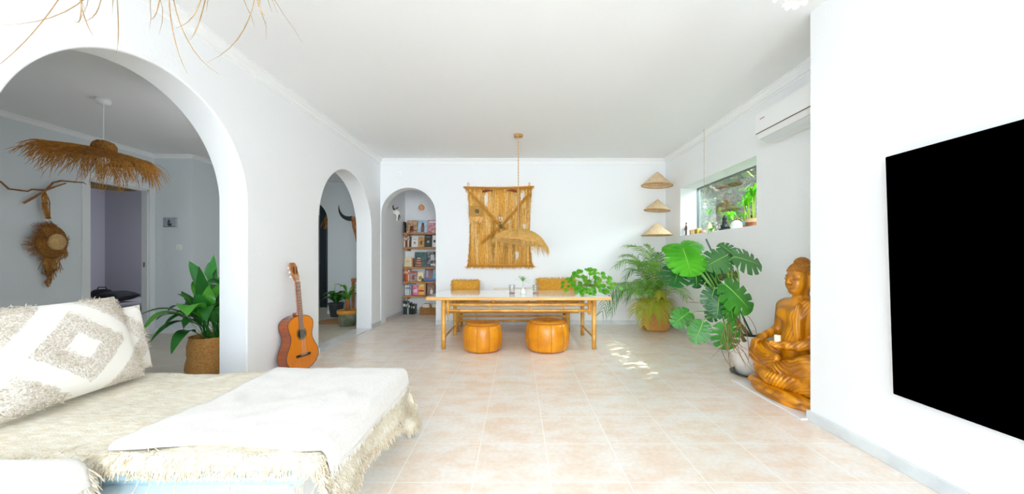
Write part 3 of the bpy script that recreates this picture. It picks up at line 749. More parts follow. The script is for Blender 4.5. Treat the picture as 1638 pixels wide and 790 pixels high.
for (a, c) in (((TX0, TY0+.012), (TX1, TY0+.012)), ((TX0, TY1-.012), (TX1, TY1-.012)), ((TX0+.012, TY0), (TX0+.012, TY1)), ((TX1-.012, TY0), (TX1-.012, TY1))):
    x0, x1 = sorted((a[0], c[0])); y0, y1 = sorted((a[1], c[1]))
    if x1-x0 > 1: b.rbox(x0, x1, a[1]-.014, a[1]+.014, TZ-.040, TZ-.002, r=.006)
    else: b.rbox(a[0]-.014, a[0]+.014, y0+.027, y1-.027, TZ-.040, TZ-.002, r=.006)
b.build('top_edge', pmat('bamboo_edge', 'e4ae62', 'd79a48', scale=3, rough=.35, coat=.3, stretch=(1, 12, 12)), tb, world=True)
LX = (-.905, .935); LY = (4.54, 5.36)
for x in LX:
    for y in LY:
        bam(MB(), (x, y, 0), (x, y, TZ-.04), .027, 3).build('leg', bamboo, tb, smooth=True, world=True)
for y in LY:
    for z in (.540, .468):
        bam(MB(), (LX[0]+.06, y, z), (LX[1]-.06, y, z), .019, 7).build('rail', bamboo, tb, smooth=True, world=True)
    for x in (-.34, .16, .56): MB().tube([(x, y, .48), (x, y, .53)], .010, 8).build('rail_spacer', bamboo, tb, world=True)
    for x in (LX[0]+.055, LX[1]-.055):
        MB().tube([(x, y, .42), (x, y, TZ-.04)], .021, 10).build('bracket', bamboo, tb, smooth=True, world=True)
for x in LX:
    bam(MB(), (x, LY[0], .135), (x, LY[1], .135), .015, 4).build('stretcher', bamboo, tb, smooth=True, world=True)
    MB().tube([(x, LY[0], .56), (x, LY[1], .56)], .018, 8).build('side_rail', bamboo, tb, smooth=True, world=True)
for x in (-.3, .3): MB().tube([(x, LY[0], .583), (x, LY[1], .583)], .018, 8).build('cross_bar', bamboo, tb, smooth=True, world=True)
# bench
bn = thing('bench', 'bamboo bench with a pale seat pad behind the dining table', 'bench', (.0, 5.85, 0))
BX0, BX1, BY0, BY1 = -1.08, .92, 5.58, 6.06
MB().rbox(BX0, BX1, BY0, BY1, .315, .365, r=.02).build('seat_pad', pmat('oat_fabric', 'ebe4d6', rough=.95, bump=.3, bscale=200), bn, world=True)
b = MB()
for i in range(12):
    y = lerp(BY0+.02, BY1-.02, i/11); b.tube([(BX0, y, .298), (BX1, y, .298)], .018, 7)
b.build('slat_seat', bamboo, bn, smooth=True, world=True)
for x in (BX0+.16, BX1-.16):
    for y in (BY0+.03, BY1-.03): bam(MB(), (x, y, 0), (x, y, .285), .030, 1).build('leg', bamboo, bn, smooth=True, world=True)
for z in (.235, .165): bam(MB(), (BX0+.16, BY0+.03, z), (BX1-.16, BY0+.03, z), .016, 6).build('rail', bamboo, bn, smooth=True, world=True)
for x in (-1.05, -.62, .30, .73): MB().tube([(x, BY0-.012, .35), (x, BY0-.018, .27), (x+.01, BY0-.02, .20), (x+.004, BY0-.02, .16)], [.006, .006, .006, .010], 6).build('tie', pmat('jute', 'c9a877', rough=.9), bn, world=True)
# cushions on the bench
mustard = pmat('mustard_weave', 'e8ac42', 'd8982e', scale=30, rough=.95, bump=1, bscale=90)
def fringe_cushion(label, cx, w, h, mat, ztop, seed, fringe=True, cat='cushion', y=5.93):
    o = place_cushion('cushion', label, w, h, .13, mat, (cx-w/2, y-.04, ztop-h), (cx+w/2, y-.04, ztop-h), (0, .22, 1), seed=seed, corner=.03)
    if fringe:
        r = random.Random(seed); mb = MB()
        for i in range(700):
            q = r.random()*4; e = int(q); q -= e
            x, yy, d = [(lerp(-w/2, w/2, q), h/2, (0, 1, 0)), (lerp(-w/2, w/2, q), -h/2, (0, -1, 0)), (-w/2, lerp(-h/2, h/2, q), (-1, 0, 0)), (w/2, lerp(-h/2, h/2, q), (1, 0, 0))][e]
            x *= .985; yy *= .985
            mb.tube(strand_pts((x, yy, 0), Vector(d)+Vector((r.uniform(-.5, .5), r.uniform(-.5, .5), r.uniform(-.6, .6))), r.uniform(.01, .035), .05, 2, .3, r), [.0028, .002, .001], 3)
        for i in range(900):
            x, yy = r.uniform(-w/2, w/2)*.95, r.uniform(-h/2, h/2)*.95; u, v = 2*x/w, 2*yy/h; z = .065*max(0, (1-abs(u)**3.2)*(1-abs(v)**3.2))**.55
            mb.tube(strand_pts((x, yy, z), (r.uniform(-.6, .6), -1, .5), r.uniform(.012, .025), .0, 2, .3, r), [.0022, .002, .001], 3)
        f = mb.build('fringe', mat, o, smooth=True); f['kind'] = 'stuff'
    return o
fringe_cushion('small mustard fringed cushion on the bench, below the left side of the woven hanging', -.835, .44, .36, mustard, .765, 3)
fringe_cushion('wider mustard fringed cushion on the bench beside the round-leaved plant', .62, .62, .40, mustard, .795, 4)
fringe_cushion('plain cream cushion lying between the two mustard ones on the bench', -.06, .64, .26, MATS['oat_fabric'], .645, 6, fringe=False)

# poufs
leather = pmat('tan_leather', 'e2960e', 'cf7d06', scale=7, rough=.35, bump=.25, bscale=14, coat=.12)
seam = pmat('leather_seam', '9a5212', rough=.5)
def pouf(label, x, y, Rr, H, rot):
    o = thing('leather_pouf', label, 'pouf', (x, y, 0), (0, 0, rot), 'tan leather poufs before the table')
    NP = 10
    prof = []
    for i in range(25):
        t = i/24; a = -PI/2*.86+t*PI*.90
        prof.append((Rr*(.80+.20*max(0, math.cos(a))**.8), H*(.5+.5*math.sin(a)/math.sin(PI/2*.88)*.93)))
    prof = [(Rr*.55, .004)]+[(p[0], max(p[1], .012)) for p in prof]
    ang = lambda a, z: 1-.022*(abs(math.cos(a*NP/2))**8)*(1 if z > .02 else 0)
    MB().lathe_open(prof, 100, mod=ang).build('side_panels', leather, o, smooth=True)
    rt, zt = prof[-1]
    tp = [(rt*1.0, zt), (rt*.97, zt+.012), (rt*.8, zt+.022), (rt*.5, zt+.018), (rt*.2, zt+.010), (.0, zt+.006)]
    MB().lathe_open(tp, 60, mod=lambda a, z: 1-.006*abs(math.cos(a*NP/2))**8).build('top_panel', leather, o, smooth=True)
    MB().lathe_open([(rt*.55, .004), (0, .004)], 40).build('bottom_panel', leather, o)
    MB().tube([(rt*1.0*math.cos(2*PI*i/60), rt*1.0*math.sin(2*PI*i/60), zt+.003) for i in range(61)], .004, 6).build('top_piping', seam, o, smooth=True)
    for k in range(NP):
        a = PI/NP*(2*k); a = 2*PI*k/NP
        MB().tube([((p[0]*ang(a, p[1])+.0005)*math.cos(a), (p[0]*ang(a, p[1])+.0005)*math.sin(a), p[1]) for p in prof[1:]], .0026, 5).build('seam', seam, o, smooth=True)
    for k in range(NP):
        a = 2*PI*k/NP; MB().tube([(rt*q*math.cos(a), rt*q*math.sin(a), interp(q, [0, .2, .5, .8, .97, 1], [zt+.006, zt+.010, zt+.018, zt+.022, zt+.012, zt])+.0006) for q in (.05, .2, .35, .5, .65, .8, .9, .97)], .0018, 4).build('top_seam', seam, o)
    return o
pouf('smaller round tan leather pouf in front of the dining table, the left one', -.425, 4.50, .242, .325, .12)
pouf('larger round tan leather pouf in front of the dining table, the right one', .362, 4.52, .268, .345, .42)

# on the table
clear = glassmat('drinking_glass', (.98, .98, .98), .07)
def tumbler(label, x, y):
    o = thing('drinking_glass', label, 'glass', (x, y, TZ))
    MB().lathe_open([(0, .006), (.032, .006), (.036, .03), (.040, .10), (.042, .115), (.040, .115), (.037, .10), (.033, .03), (.0, .022)], 28).build('glass_body', clear, o, smooth=True)
    MB().lathe([(.034, .0), (.037, .004), (.036, .014), (.028, .016)], 28).build('rosy_base', pmat('rosy_glass', 'b07a6c', rough=.1, coat=.5), o, smooth=True)
tumbler('ribbed drinking glass on the table left of the white vase', -.075, 4.93)
tumbler('ribbed drinking glass on the table right of the white vase', .24, 4.93)
vs = thing('bud_vase', 'small white vase on the middle of the dining table', 'vase', (.072, 4.87, TZ))
MB().lathe([(.036, 0), (.038, .012), (.030, .04), (.014, .062), (.010, .080), (.013, .088), (.009, .088), (.007, .07)], 28).build('vase_body', pmat('white_ceramic', 'f4f3f0', rough=.25, coat=.3), vs, smooth=True)
leaf_dk = pmat('papyrus_green', '5a9a4c', '86b860', scale=20, rough=.5, trans=.3)
def papyrus(o, base, h, n, L, seed, mat, w=.007):
    r = random.Random(seed); b = Vector(base); top = b+Vector((r.uniform(-.01, .01), 0, h))
    MB().tube([b, b.lerp(top, .5)+Vector((.003, 0, 0)), top], [.0028, .0026, .002], 6).build('stem', mat, o, smooth=True)
    for i in range(n):
        a = 2*PI*i/n+r.uniform(-.2, .2); el = r.uniform(-.05, .9) if i % 2 else r.uniform(.5, 1.3)
        d = Vector((math.cos(a)*math.cos(el), math.sin(a)*math.cos(el), math.sin(el))); LL = L*r.uniform(.75, 1.1)
        pts = [top+d*LL*t-Vector((0, 0, .25*LL*t*t)) for t in (0, .25, .5, .75, 1)]
        MB().ribbon(pts, [w*.5, w, w, w*.7, w*.05], fold=.3).build('leaf', mat, o, smooth=True)
papyrus(vs, (0, 0, .02), .14, 14, .155, 3, leaf_dk, .013)
# pilea
pot_white = pmat('white_pot', 'eeeae4', rough=.35, coat=.2)
pil = thing('round_leaved_plant', 'bushy plant with round bright green leaves in a white pot on the table', 'plant', (.90, 4.70, TZ))
MB().lathe([(.055, 0), (.062, .01), (.078, .105), (.080, .11), (.074, .11), (.068, .09), (0, .088)], 32).build('pot', pot_white, pil, smooth=True)
MB().lathe([(.085, 0), (.095, .004), (.100, .014), (.094, .014), (.060, .003)], 32).build('saucer', pot_white, pil, smooth=True)
pil_leaf = pmat('pilea_leaf', '7cc428', '4f9f1a', scale=9, rough=.4, trans=.45)
pil_stem = pmat('pilea_stem', '8fae4a', rough=.5)
r = random.Random(14); lv = MB(); stm = MB()
def disc_leaf(mb, c, nrm, rad, r):
    n = Vector(nrm).normalized(); u = n.orthogonal().normalized(); w = n.cross(u); ph = r.uniform(0, 6)
    V = [Vector(c)-n*rad*.05]
    for ring, q in ((1, .55), (2, 1.0)):
        for k in range(14):
            a = 2*PI*k/14; V.append(Vector(c)+(u*math.cos(a)+w*math.sin(a)*.93)*rad*q+n*rad*(-.12 if ring == 2 else .0)*(1+.6*math.cos(2*a+ph)))
    F = [(0, 1+k, 1+(k+1) % 14) for k in range(14)]+[(1+k, 15+k, 15+(k+1) % 14, 1+(k+1) % 14) for k in range(14)]
    mb.add(V, F)
nleaf = 0
for i in range(96):
    ox = r.gauss(0, .155); ox = max(-.34, min(.37, ox)); oy = r.uniform(-.14, .14)
    zt = .05+r.random()**.8*(.25*(1-(ox/.42)**2))+.03
    if i > 66: oy = -.13+r.uniform(-.03, .03); zt = r.uniform(.03, .10); ox *= .9
    tip = Vector((ox, oy, zt)); b0 = Vector((ox*.12, oy*.2, .09))
    mid = b0.lerp(tip, .5)+Vector((0, 0, .05)); stm.tube([b0, mid, tip], .0018, 4)
    n = Vector((ox*1.3+r.uniform(-.5, .5), oy-1.0+r.uniform(-.5, .6), .55+r.uniform(-.3, .7)))
    one = MB(); disc_leaf(one, tip+n.normalized()*.003, n, r.uniform(.024, .038), r); one.build('leaf', pil_leaf, pil, smooth=True)
f = stm.build('stems', pil_stem, pil, smooth=True)

# ================================================================ LAMP OVER THE TABLE
lampm = pmat('pale_raffia', 'ffdc8e', 'f8cc6a', scale=20, rough=.8, trans=.3)
tl = thing('raffia_dome_lamp', 'drooping raffia dome lamp hanging on a rope over the dining table', 'lamp', (.01, 5.0, 1.50))
r = random.Random(31); mb = MB()
for i in range(1500):
    a = r.uniform(0, 2*PI); q1 = r.uniform(.85, 1.06); pts = []; sw_ = r.uniform(-.5, .5)
    for k in range(8):
        q = q1*k/7; th = q*1.25; rr_ = .325*math.sin(th)/math.sin(1.25)
        z = -.170*(1-math.cos(th))/(1-math.cos(1.25))*(1.0)
        aa = a+sw_*q
        pts.append(Vector((rr_*math.cos(aa)*1.08+.02*q, rr_*math.sin(aa)*1.0, z+.05*q*q*math.cos(aa+2.6)+r.uniform(-.004, .007))))
    if r.random() < (.5 if math.cos(a) > .5 else .22): pts += strand_pts(pts[-1], (pts[-1]-pts[-2]), r.uniform(.02, .12)*(1.4 if math.cos(a) > .5 else .7), .35, 3, .25, r)[1:]
    mb.tube(pts, [.0019]*(len(pts)-1)+[.0005], 3)
f = mb.build('raffia_shade', lampm, tl, smooth=True); f['kind'] = 'stuff'
db = MB(); db.grid(lambda s, t: Vector((.325*math.sin(.05+1.2*s)/math.sin(1.25)*math.cos(2*PI*t)*1.07+.02*s, .325*math.sin(.05+1.2*s)/math.sin(1.25)*math.sin(2*PI*t), -.008-.170*(1-math.cos(.05+1.2*s))/(1-math.cos(1.25))+.05*s*s*math.cos(2*PI*t+2.6))), 12, 48)
db.build('woven_dome', pmat('dome_weave', 'f6d08a', 'e8b865', scale=60, rough=.85, trans=.35), tl, smooth=True, thick=.004)
rp = MB(); L_ = ZC-1.50
for ph in (0, PI): rp.tube([(.0035*math.cos(ph+k*.9), .0035*math.sin(ph+k*.9), L_*k/110) for k in range(111)], .0042, 5)
rp.build('rope', pmat('lamp_rope', 'dcb688', 'c79a66', scale=70, rough=.9), tl, smooth=True)
MB().lathe([(.062, L_-.002), (.062, L_-.024), (.05, L_-.032), (.006, L_-.033)], 28).build('ceiling_rose', pmat('wood_rose', 'c9a06a', 'b58750', scale=20, rough=.6), tl, smooth=True)
MB().lathe([(.02, -.02), (.02, -.07)], 14).build('bulb_socket', MATS['steel'], tl)
MB().ball((0, 0, -.100), .035, 16).build('bulb', MATS['bulb_glass'], tl, smooth=True)

# ================================================================ WOVEN WALL HANGING
mh = thing('woven_wall_hanging', 'large golden raffia weaving hung on the back wall above the bench', 'wall hanging', (-.30, 6.20, 1.60))
HX0, HX1, HZ0, HZ1 = -.84, .24, .97, 2.29
def hx(u, v): # v 0 top .. 1 bottom ; waisted outline
    wst = .045*max(0, math.sin(PI*v))**.8
    return lerp(HX0+wst-.04*(v < .02), HX1-wst*.9+.03*max(0, v-.9)*8, u)
bk = MB(); bk.grid(lambda s, t: Vector((hx(s, t), 6.205, lerp(HZ1, HZ0, t))), 10, 20)
bk.build('woven_ground', pmat('hanging_ground', 'd69e48', 'c28434', scale=30, rough=.95, bump=.8, bscale=90, stretch=(4, 1, 1)), mh, world=True, thick=.012)
cols = [('gold_raffia', 'f2ba58', 'e6a640'), ('pale_raffia_strip', 'fadb9a', 'f0c474'), ('tan_raffia', 'deaa56', 'cc923e'), ('brown_raffia', 'c29048', 'aa7836')]
cm = [pmat(a, b, c, scale=30, rough=.95) for a, b, c in cols]+[pmat('white_wool', 'f1ebe2', rough=.95)]
r = random.Random(77)
bands = [MB() for _ in cm]
for i in range(2300):
    u = r.uniform(.02, .98); v0 = r.choice((.02, .02, .15, .3, .42, .55, .68))+r.uniform(0, .12); L = r.uniform(.12, .36)
    v1 = min(.985, v0+L); colm = int(min(3, max(0, abs(NZ.noise(Vector((u*9, v0*2.5, 2))))*5.5+r.uniform(-.8, .9))))
    x = hx(u, v0); pts = []; y = 6.20-r.uniform(.006, .04)
    for k in range(4):
        t = k/3; pts.append(Vector((x+r.uniform(-.012, .012)*t, y-.006*t+r.uniform(-.003, .003), lerp(HZ1, HZ0, lerp(v0, v1, t)))))
    wd = r.uniform(.003, .008)
    bands[colm].ribbon(pts, [wd, wd, wd, wd*.4], side=(1, r.uniform(-.5, .5), 0))
for (uc, va, vb, nn) in ((.29, .06, .24, 26), (.86, .04, .16, 22), (.52, .37, .43, 12), (.13, .32, .36, 8), (.40, .65, .68, 6), (.78, .80, .90, 16), (.64, .40, .46, 6), (.91, .46, .54, 10)):
    for k in range(nn):
        u = uc+r.uniform(-.025, .025); x = hx(u, va); va_ = va+r.uniform(0, vb-va)*.7
        pts = [Vector((x+r.uniform(-.008, .008), 6.150, lerp(HZ1, HZ0, va_+q*(vb-va)*.4))) for q in (0, .5, 1)]
        bands[4].tube(pts, [.006, .006, .003], 4)
for b_, m_, nm in zip(bands, cm, ('gold_strips', 'pale_strips', 'tan_strips', 'brown_strips', 'white_tufts')):
    f = b_.build(nm, m_, mh, smooth=False, world=True); f['kind'] = 'stuff'
# shag fringes along all four edges and the diagonal welts
fr = MB()
def shagline(p, q, n, L, spread=1.0, w=.003):
    for i in range(n):
        c = p.lerp(q, r.random()); fr.tube(strand_pts(c, (r.uniform(-1, 1)*spread, -.5, r.uniform(-1, .7)*spread), L*r.uniform(.4, 1.3), .25, 2, .35, r), [w, w*.8, w*.4], 3)
pc_ = lambda u, v, y=6.185: Vector((hx(u, v), y, lerp(HZ1, HZ0, v)))
shagline(pc_(-.01, .0), pc_(1.02, .0), 330, .035); shagline(pc_(-.01, 1.), pc_(1.01, 1.), 420, .045)
for i in range(12):
    shagline(pc_(0, i/12), pc_(0, (i+1)/12), 26, .022); shagline(pc_(1, i/12), pc_(1, (i+1)/12), 26, .022)
for (a, b_) in (((.02, .05), (.50, .48)), ((.97, .08), (.54, .48)), ((.50, .50), (.20, .70)), ((.54, .50), (.72, .62))): shagline(pc_(*a, 6.150), pc_(*b_, 6.150), 520, .036, w=.006)
f = fr.build('shag_edging', pmat('welt_raffia', 'e8b04c', 'd99c38', scale=30, rough=.95), mh, smooth=True, world=True); f['kind'] = 'stuff'
MB().tube([pc_(-.02, -.005), pc_(.5, .003), pc_(1.03, -.012)], .011, 8).build('top_rod', pmat('yellow_cane', 'dc9a2c', rough=.5), mh, smooth=True, world=True)
MB().tube([pc_(.0, .975), pc_(1.0, .975)], .010, 8).build('bottom_rod', MATS['yellow_cane'], mh, smooth=True, world=True)
for u in (.04, .95):
    c = pc_(u, -.02, 6.19); MB().tube([c, c+Vector((.0, 0, .05)), c+Vector((.02, 0, .055)), c+Vector((.022, 0, 0))], .005, 6).build('hanging_loop', cm[0], mh, world=True)
for (u, sg) in ((.28, 1), (.72, -1)):
    c = pc_(u, .045, 6.155); MB().tube([c+Vector((-.05*sg, 0, -.015)), c, c+Vector((.06*sg, 0, .005)), c+Vector((.13*sg, 0, -.002))], [.018, .022, .013, .004], 7).build('wrapped_knot', pmat('rust_wool', '9a4f28', '7c3d1e', scale=50, rough=.9), mh, smooth=True, world=True)
for (u, v) in ((.13, .305), (.52, .495)):
    c = pc_(u, v, 6.130); MB().rbox(c.x-.026, c.x+.026, c.y-.012, c.y+.014, c.z-.03, c.z+.03, r=.006).build('wooden_bead', pmat('grey_bead', '57503c', '6b6248', scale=20, rough=.7), mh, world=True)
pk = MB(); pk.grid(lambda s, t: Vector((lerp(HX0+.03, HX0+.27, s), 6.150, lerp(1.98, 1.79, t))), 2, 2); pk.build('pocket', pmat('pocket_weave', 'c99a52', 'b5843e', scale=60, rough=.95, bump=.6, bscale=80), mh, world=True, thick=.012)
fr = MB()
for i in range(90):
    c = Vector((r.uniform(HX0+.03, HX0+.27), 6.16, 1.80)); c.y = 6.145; fr.tube(strand_pts(c, (r.uniform(-.2, .2), 0, -1), r.uniform(.05, .12), .3, 3, .1, r), .0035, 3)
f = fr.build('pocket_fringe', cm[1], mh, world=True); f['kind'] = 'stuff'

# ================================================================ NICHE: shelves, books, bulb, mask
shelfw = pmat('shelf_wood', 'b98550', 'a06e3c', scale=8, rough=.5, stretch=(1, 8, 8))
shz = [1.62, 1.335, .94, .655, .372]
shs = []
nm_sh = ['top', 'second', 'third', 'fourth', 'lowest']
for i, z in enumerate(shz):
    o = thing('wall_shelf', '%s of the five wooden bookshelves in the arched niche' % nm_sh[i], 'shelf', (-1.78, 7.47, z), group=None)
    MB().rbox(-.485, .555, -.13, .13, -.038, 0, r=.003).build('shelf_board', shelfw, o)
    for x in (-.43, .50): MB().rbox(x-.03, x+.03, -.12, .12, -.075, -.038, r=.003).build('bracket', shelfw, o)
bc = {}
def cover(c1, c2=None, sc=14, con=(.42, .58)):
    k = 'cover_%s_%s_%s' % (c1, c2, sc)
    return pmat(k, c1, c2, scale=sc, rough=.4, coat=.3, contrast=con)
def bx(px): return (px-828)*7.40/FPX
def face_book(label, pa, pb, z, h, mat, y=7.43, th=.028, tilt=8, deco=(), grp='books in the arched niche'):
    xa, xb = bx(630+pa/4.39), bx(630+pb/4.39); w = (xb-xa)-.004; xc = (xa+xb)/2
    o = thing('book', label, 'book', (xc, y, z+.001), (R(-tilt), 0, 0), grp)
    b = MB(); b.box(-w/2, w/2, -.003, 0, 0, h); b.box(-w/2, w/2, th, th+.003, 0, h); b.box(-w/2, -w/2+.003, 0, th, 0, h)
    b.build('cover', mat, o)
    MB().box(-w/2+.003, w/2-.004, 0, th, .003, h-.003).build('pages', pmat('book_pages', 'efe8d8', rough=.9), o)
    for (u0, u1, v0, v1, c) in deco:
        MB().box(lerp(-w/2, w/2, u0), lerp(-w/2, w/2, u1), -.0045, -.003, v0*h, v1*h).build('cover_print', pmat('print_'+c, c, rough=.5), o)
    return o
def spine_book(label, x, z, w, h, mat, d=.15, lean=0, grp='books in the arched niche', band=None, y=7.40):
    o = thing('book', label, 'book', (x+w/2, y, z+.001), (0, R(lean), 0), grp)
    b = MB(); b.box(-w/2, w/2, 0, .003, 0, h); b.box(-w/2, -w/2+.0025, .003, d, 0, h); b.box(w/2-.0025, w/2, .003, d, 0, h); b.build('cover', mat, o)
    MB().box(-w/2+.0025, w/2-.0025, .003, d-.004, .003, h-.003).build('pages', MATS['book_pages'] if 'book_pages' in MATS else pmat('book_pages', 'efe8d8', rough=.9), o)
    if band: MB().box(-w/2+.003, w/2-.003, -.0015, 0, h*.6, h*.8).build('spine_title', pmat('print_'+band, band, rough=.5), o)
    return o
pmat('book_pages', 'efe8d8', rough=.9)
H = lambda px: px*7.40/4.39/FPX
z = shz[0]
spine_book('thin dark book leaning at the left end of the top niche shelf', bx(646), z, .018, .22, cover('3a3636'), lean=-3)
face_book('brown and cream collage cover on the top niche shelf', 84, 163, z, H(90), cover('8a5a3c', 'd8b894', 30), deco=((.05, .95, .80, .95, 'c9a488'), (.3, .65, .1, .55, '6e2f22')))
face_book('light blue cover with a seated brown figure on the top niche shelf', 165, 233, z, H(90), cover('9fc3dc', 'b9d3e4', 12), deco=((.32, .68, .05, .55, '8a5040'), (.38, .62, .55, .80, '6a3a30')))
face_book('rosy red cover with white lettering on the top niche shelf', 236, 296, z, H(92), cover('c06a78', 'e0b4b8', 20), deco=((.1, .9, .78, .92, 'f0e4e4'),))
ob = MB().rbox(-.014, .014, -.014, .014, 0, .034, r=.004).build('wax_cube', pmat('wax', 'f2ead2', rough=.6)); ob.location = (bx(630+278/4.39), 7.385, z+.001); tag(ob, 'tiny cream block in front of the rosy book on the top niche shelf', 'ornament')
z = shz[1]
for k, (c, w, hh, d, bnd) in enumerate((('efe6d0', .02, 70, 'cream spine', '8a3a2a'), ('8e4a38', .018, 78, 'rust spine', 'f0e4c4'), ('6d2a30', .026, 84, 'maroon spine', 'e8d8b0'), ('e9e4da', .020, 80, 'white spine', '3a3a3a'), ('8a6a52', .018, 76, 'brown spine', 'e0d0b0'))):
    spine_book('book with a %s at the left of the second niche shelf' % d, bx(646.2)+[0, .023, .044, .073, .096][k], z, w, H(hh), cover(c), band=bnd)
face_book('white cover with small grey print on the second niche shelf', 119, 166, z, H(70), cover('f0eeea'), deco=((.35, .65, .3, .55, '8c8c8c'), (.2, .8, .78, .82, '555555')))
face_book('tan cover with a dark figure on the second niche shelf', 168, 210, z, H(74), cover('d0a060', 'b9853f', 20), deco=((.35, .65, .25, .6, '4a3020'),))
face_book('black cover with pale crest on the second niche shelf', 212, 263, z, H(88), cover('1f2826', '2c3836', 20), deco=((.35, .65, .35, .52, 'b9b9a8'), (.2, .8, .8, .86, '9a9a8a')))
face_book('white cover with a black emblem at the right of the second niche shelf', 266, 296, z, H(84), cover('ecebe6'), deco=((.3, .8, .4, .6, '2a2a2a'),))
z = shz[2]
face_book('cream cover with thin lettering at the left of the third niche shelf', 70, 116, z, H(70), cover('e9d9b0', 'dfcfa4', 9), deco=((.2, .8, .55, .58, '8a7040'), (.3, .7, .48, .5, '8a7040')))
spine_book('thin cream book between the cream cover and the teal one, third niche shelf', bx(630+118/4.39), z, .020, H(62), cover('efe6d0'))
spine_book('thin orange book left of the teal cover, third niche shelf', bx(630+127/4.39), z, .020, H(60), cover('d9885a'))
face_book('large teal cover with an orange pagoda on the third niche shelf', 140, 228, z, H(105), cover('2c4450', '3f6a60', 14), deco=((.1, .6, .05, .14, 'd96a3c'), (.15, .55, .22, .31, 'e2855a'), (.18, .52, .39, .47, 'e2855a'), (.22, .48, .55, .62, 'f0c8a0')))
face_book('black and grey portrait cover on the third niche shelf', 230, 296, z, H(108), cover('1e1f22', '8e9094', 16), deco=((.35, .75, .45, .8, 'c9c9c9'), (.4, .9, .08, .2, 'dddddd')))
z = shz[3]
for k, (c, hh, nm) in enumerate((('8c2f1c', 88, 'dark red'), ('df5a1e', 90, 'bright orange'), ('e2632a', 84, 'orange red'), ('ead9c0', 80, 'cream'))):
    spine_book('book with a %s spine at the left of the fourth niche shelf' % nm, bx(646.2)+.027*k, z, .024, H(hh), cover(c), band='f2d8b0' if k < 3 else 'b04030')
face_book('pinkish grey cover with two figures on the fourth niche shelf', 110, 160, z, H(72), cover('c9a8a0', 'a77f78', 22), deco=((.1, .9, .82, .94, 'b03a44'), (.3, .6, .1, .6, '7c5048')))
face_book('pale yellow and white cover on the fourth niche shelf', 162, 203, z, H(62), cover('f0e2a8', 'f4efe0', 10), deco=((.2, .8, .15, .55, 'b98a4a'),))
face_book('grey and red cover behind the stack on the fourth niche shelf', 205, 262, z, H(92), cover('6a7c92', 'b35a50', 12), y=7.512, deco=((.15, .45, .3, .8, 'a9b6c4'),))
face_book('sky blue cover at the right of the fourth niche shelf', 264, 296, z, H(92), cover('7fbedd', 'a9d2e4', 12), y=7.512)
for k in range(2):
    o = thing('book', ['navy blue book lying flat at the bottom of the stack, fourth niche shelf', 'bright blue book lying flat on the navy one, fourth niche shelf'][k], 'book', (bx(630+262/4.39), 7.42, z+.001+.024*k), (0, 0, R(3*k)), 'books in the arched niche')
    b = MB(); b.box(-.115, .115, -.08, .08, 0, .002); b.box(-.115, .115, -.08, .08, .020, .022); b.box(-.115, .115, -.08, -.078, .002, .020); b.build('cover', cover(['2c4f86', '3f7fbd'][k]), o)
    MB().box(-.112, .112, -.078, .077, .002, .020).build('pages', MATS['book_pages'], o)
sp = thing('succulent', 'tiny dark potted succulent beside the blue books on the niche shelf', 'plant', (bx(630+204/4.39), 7.37, z+.001))
MB().lathe([(.018, 0), (.024, .03), (.02, .03), (0, .026)], 16).build('pot', pmat('dark_pot', '2c332f', rough=.5), sp, smooth=True)
mb = MB()
for k in range(14):
    a = k*2.4; mb.ribbon([(0, 0, .03), (.018*math.cos(a), .018*math.sin(a), .045), (.026*math.cos(a), .026*math.sin(a), .062)], [.006, .009, .001])
mb.build('leaves', pmat('dark_leaf', '34503a', rough=.6), sp)
z = shz[4]
for k, (c, hh, nm) in enumerate((('e9ecee', 70, 'white'), ('bccbe0', 74, 'pale blue'), ('f0eee8', 72, 'ivory'), ('8fa2c4', 74, 'slate blue'), ('e4e0da', 70, 'light grey'))):
    spine_book('book with a %s spine under the flat blue book, lowest niche shelf' % nm, bx(648.7)+.0215*k, z, .019, H(hh), cover(c), band='4a5a80')
o = thing('book', 'blue book lying flat across the upright ones, lowest niche shelf', 'book', (bx(648.7)+.075, 7.48, z+.001+H(74)+.002), (0, 0, 0), 'books in the arched niche')
b = MB(); b.box(-.10, .10, -.08, .06, 0, .002); b.box(-.10, .10, -.08, .06, .018, .020); b.box(-.10, .10, -.08, -.078, .002, .018); b.build('cover', cover('8fb0d0'), o)
MB().box(-.097, .097, -.078, .058, .002, .018).build('pages', MATS['book_pages'], o)
face_book('magenta pink cover on the lowest niche shelf', 129, 167, z, H(70), cover('e0468c', 'f0a0c0', 20), deco=((.2, .8, .3, .6, 'f6d0dc'),))
face_book('orange and yellow cover on the lowest niche shelf', 169, 210, z, H(82), cover('f0a02c', 'f4d040', 12), deco=((.05, .95, .3, .45, 'c02c3c'), (.2, .8, .78, .9, 'f8e8b0')))
spine_book('tan book right of the orange cover, lowest niche shelf', bx(630+212/4.39), z, .030, H(84), cover('b98a60'))
face_book('brown cover with a small white figure on the lowest niche shelf', 231, 284, z, H(84), cover('7c4c3a', '946450', 14), deco=((.4, .75, .1, .45, 'e9e4de'), (.45, .65, .45, .6, 'c9a890')))
face_book('dark green cover at the right end of the lowest niche shelf', 285, 300, z, H(74), cover('2c4a44'))
x = bx(645.9)
for k, (c, w, hh, nm, bnd) in enumerate((('1f2a2c', .045, 92, 'wide black', 'e0e0d8'), ('2a3f44', .03, 88, 'dark teal', 'b8c8c8'), ('c8c4b4', .02, 76, 'grey', '333333'), ('17443c', .028, 80, 'deep green', 'd8d8c0'), ('202226', .03, 72, 'short black', 'c0a060'), ('2c3136', .03, 70, 'charcoal', 'e0e0e0'))):
    spine_book('%s book standing on the niche floor beside the basket' % nm, x, 0, w, H(hh), cover(c), lean=(3 if k > 3 else 0), band=bnd, d=.17, y=7.36); x += w+.004+(.008 if k >= 3 else 0)
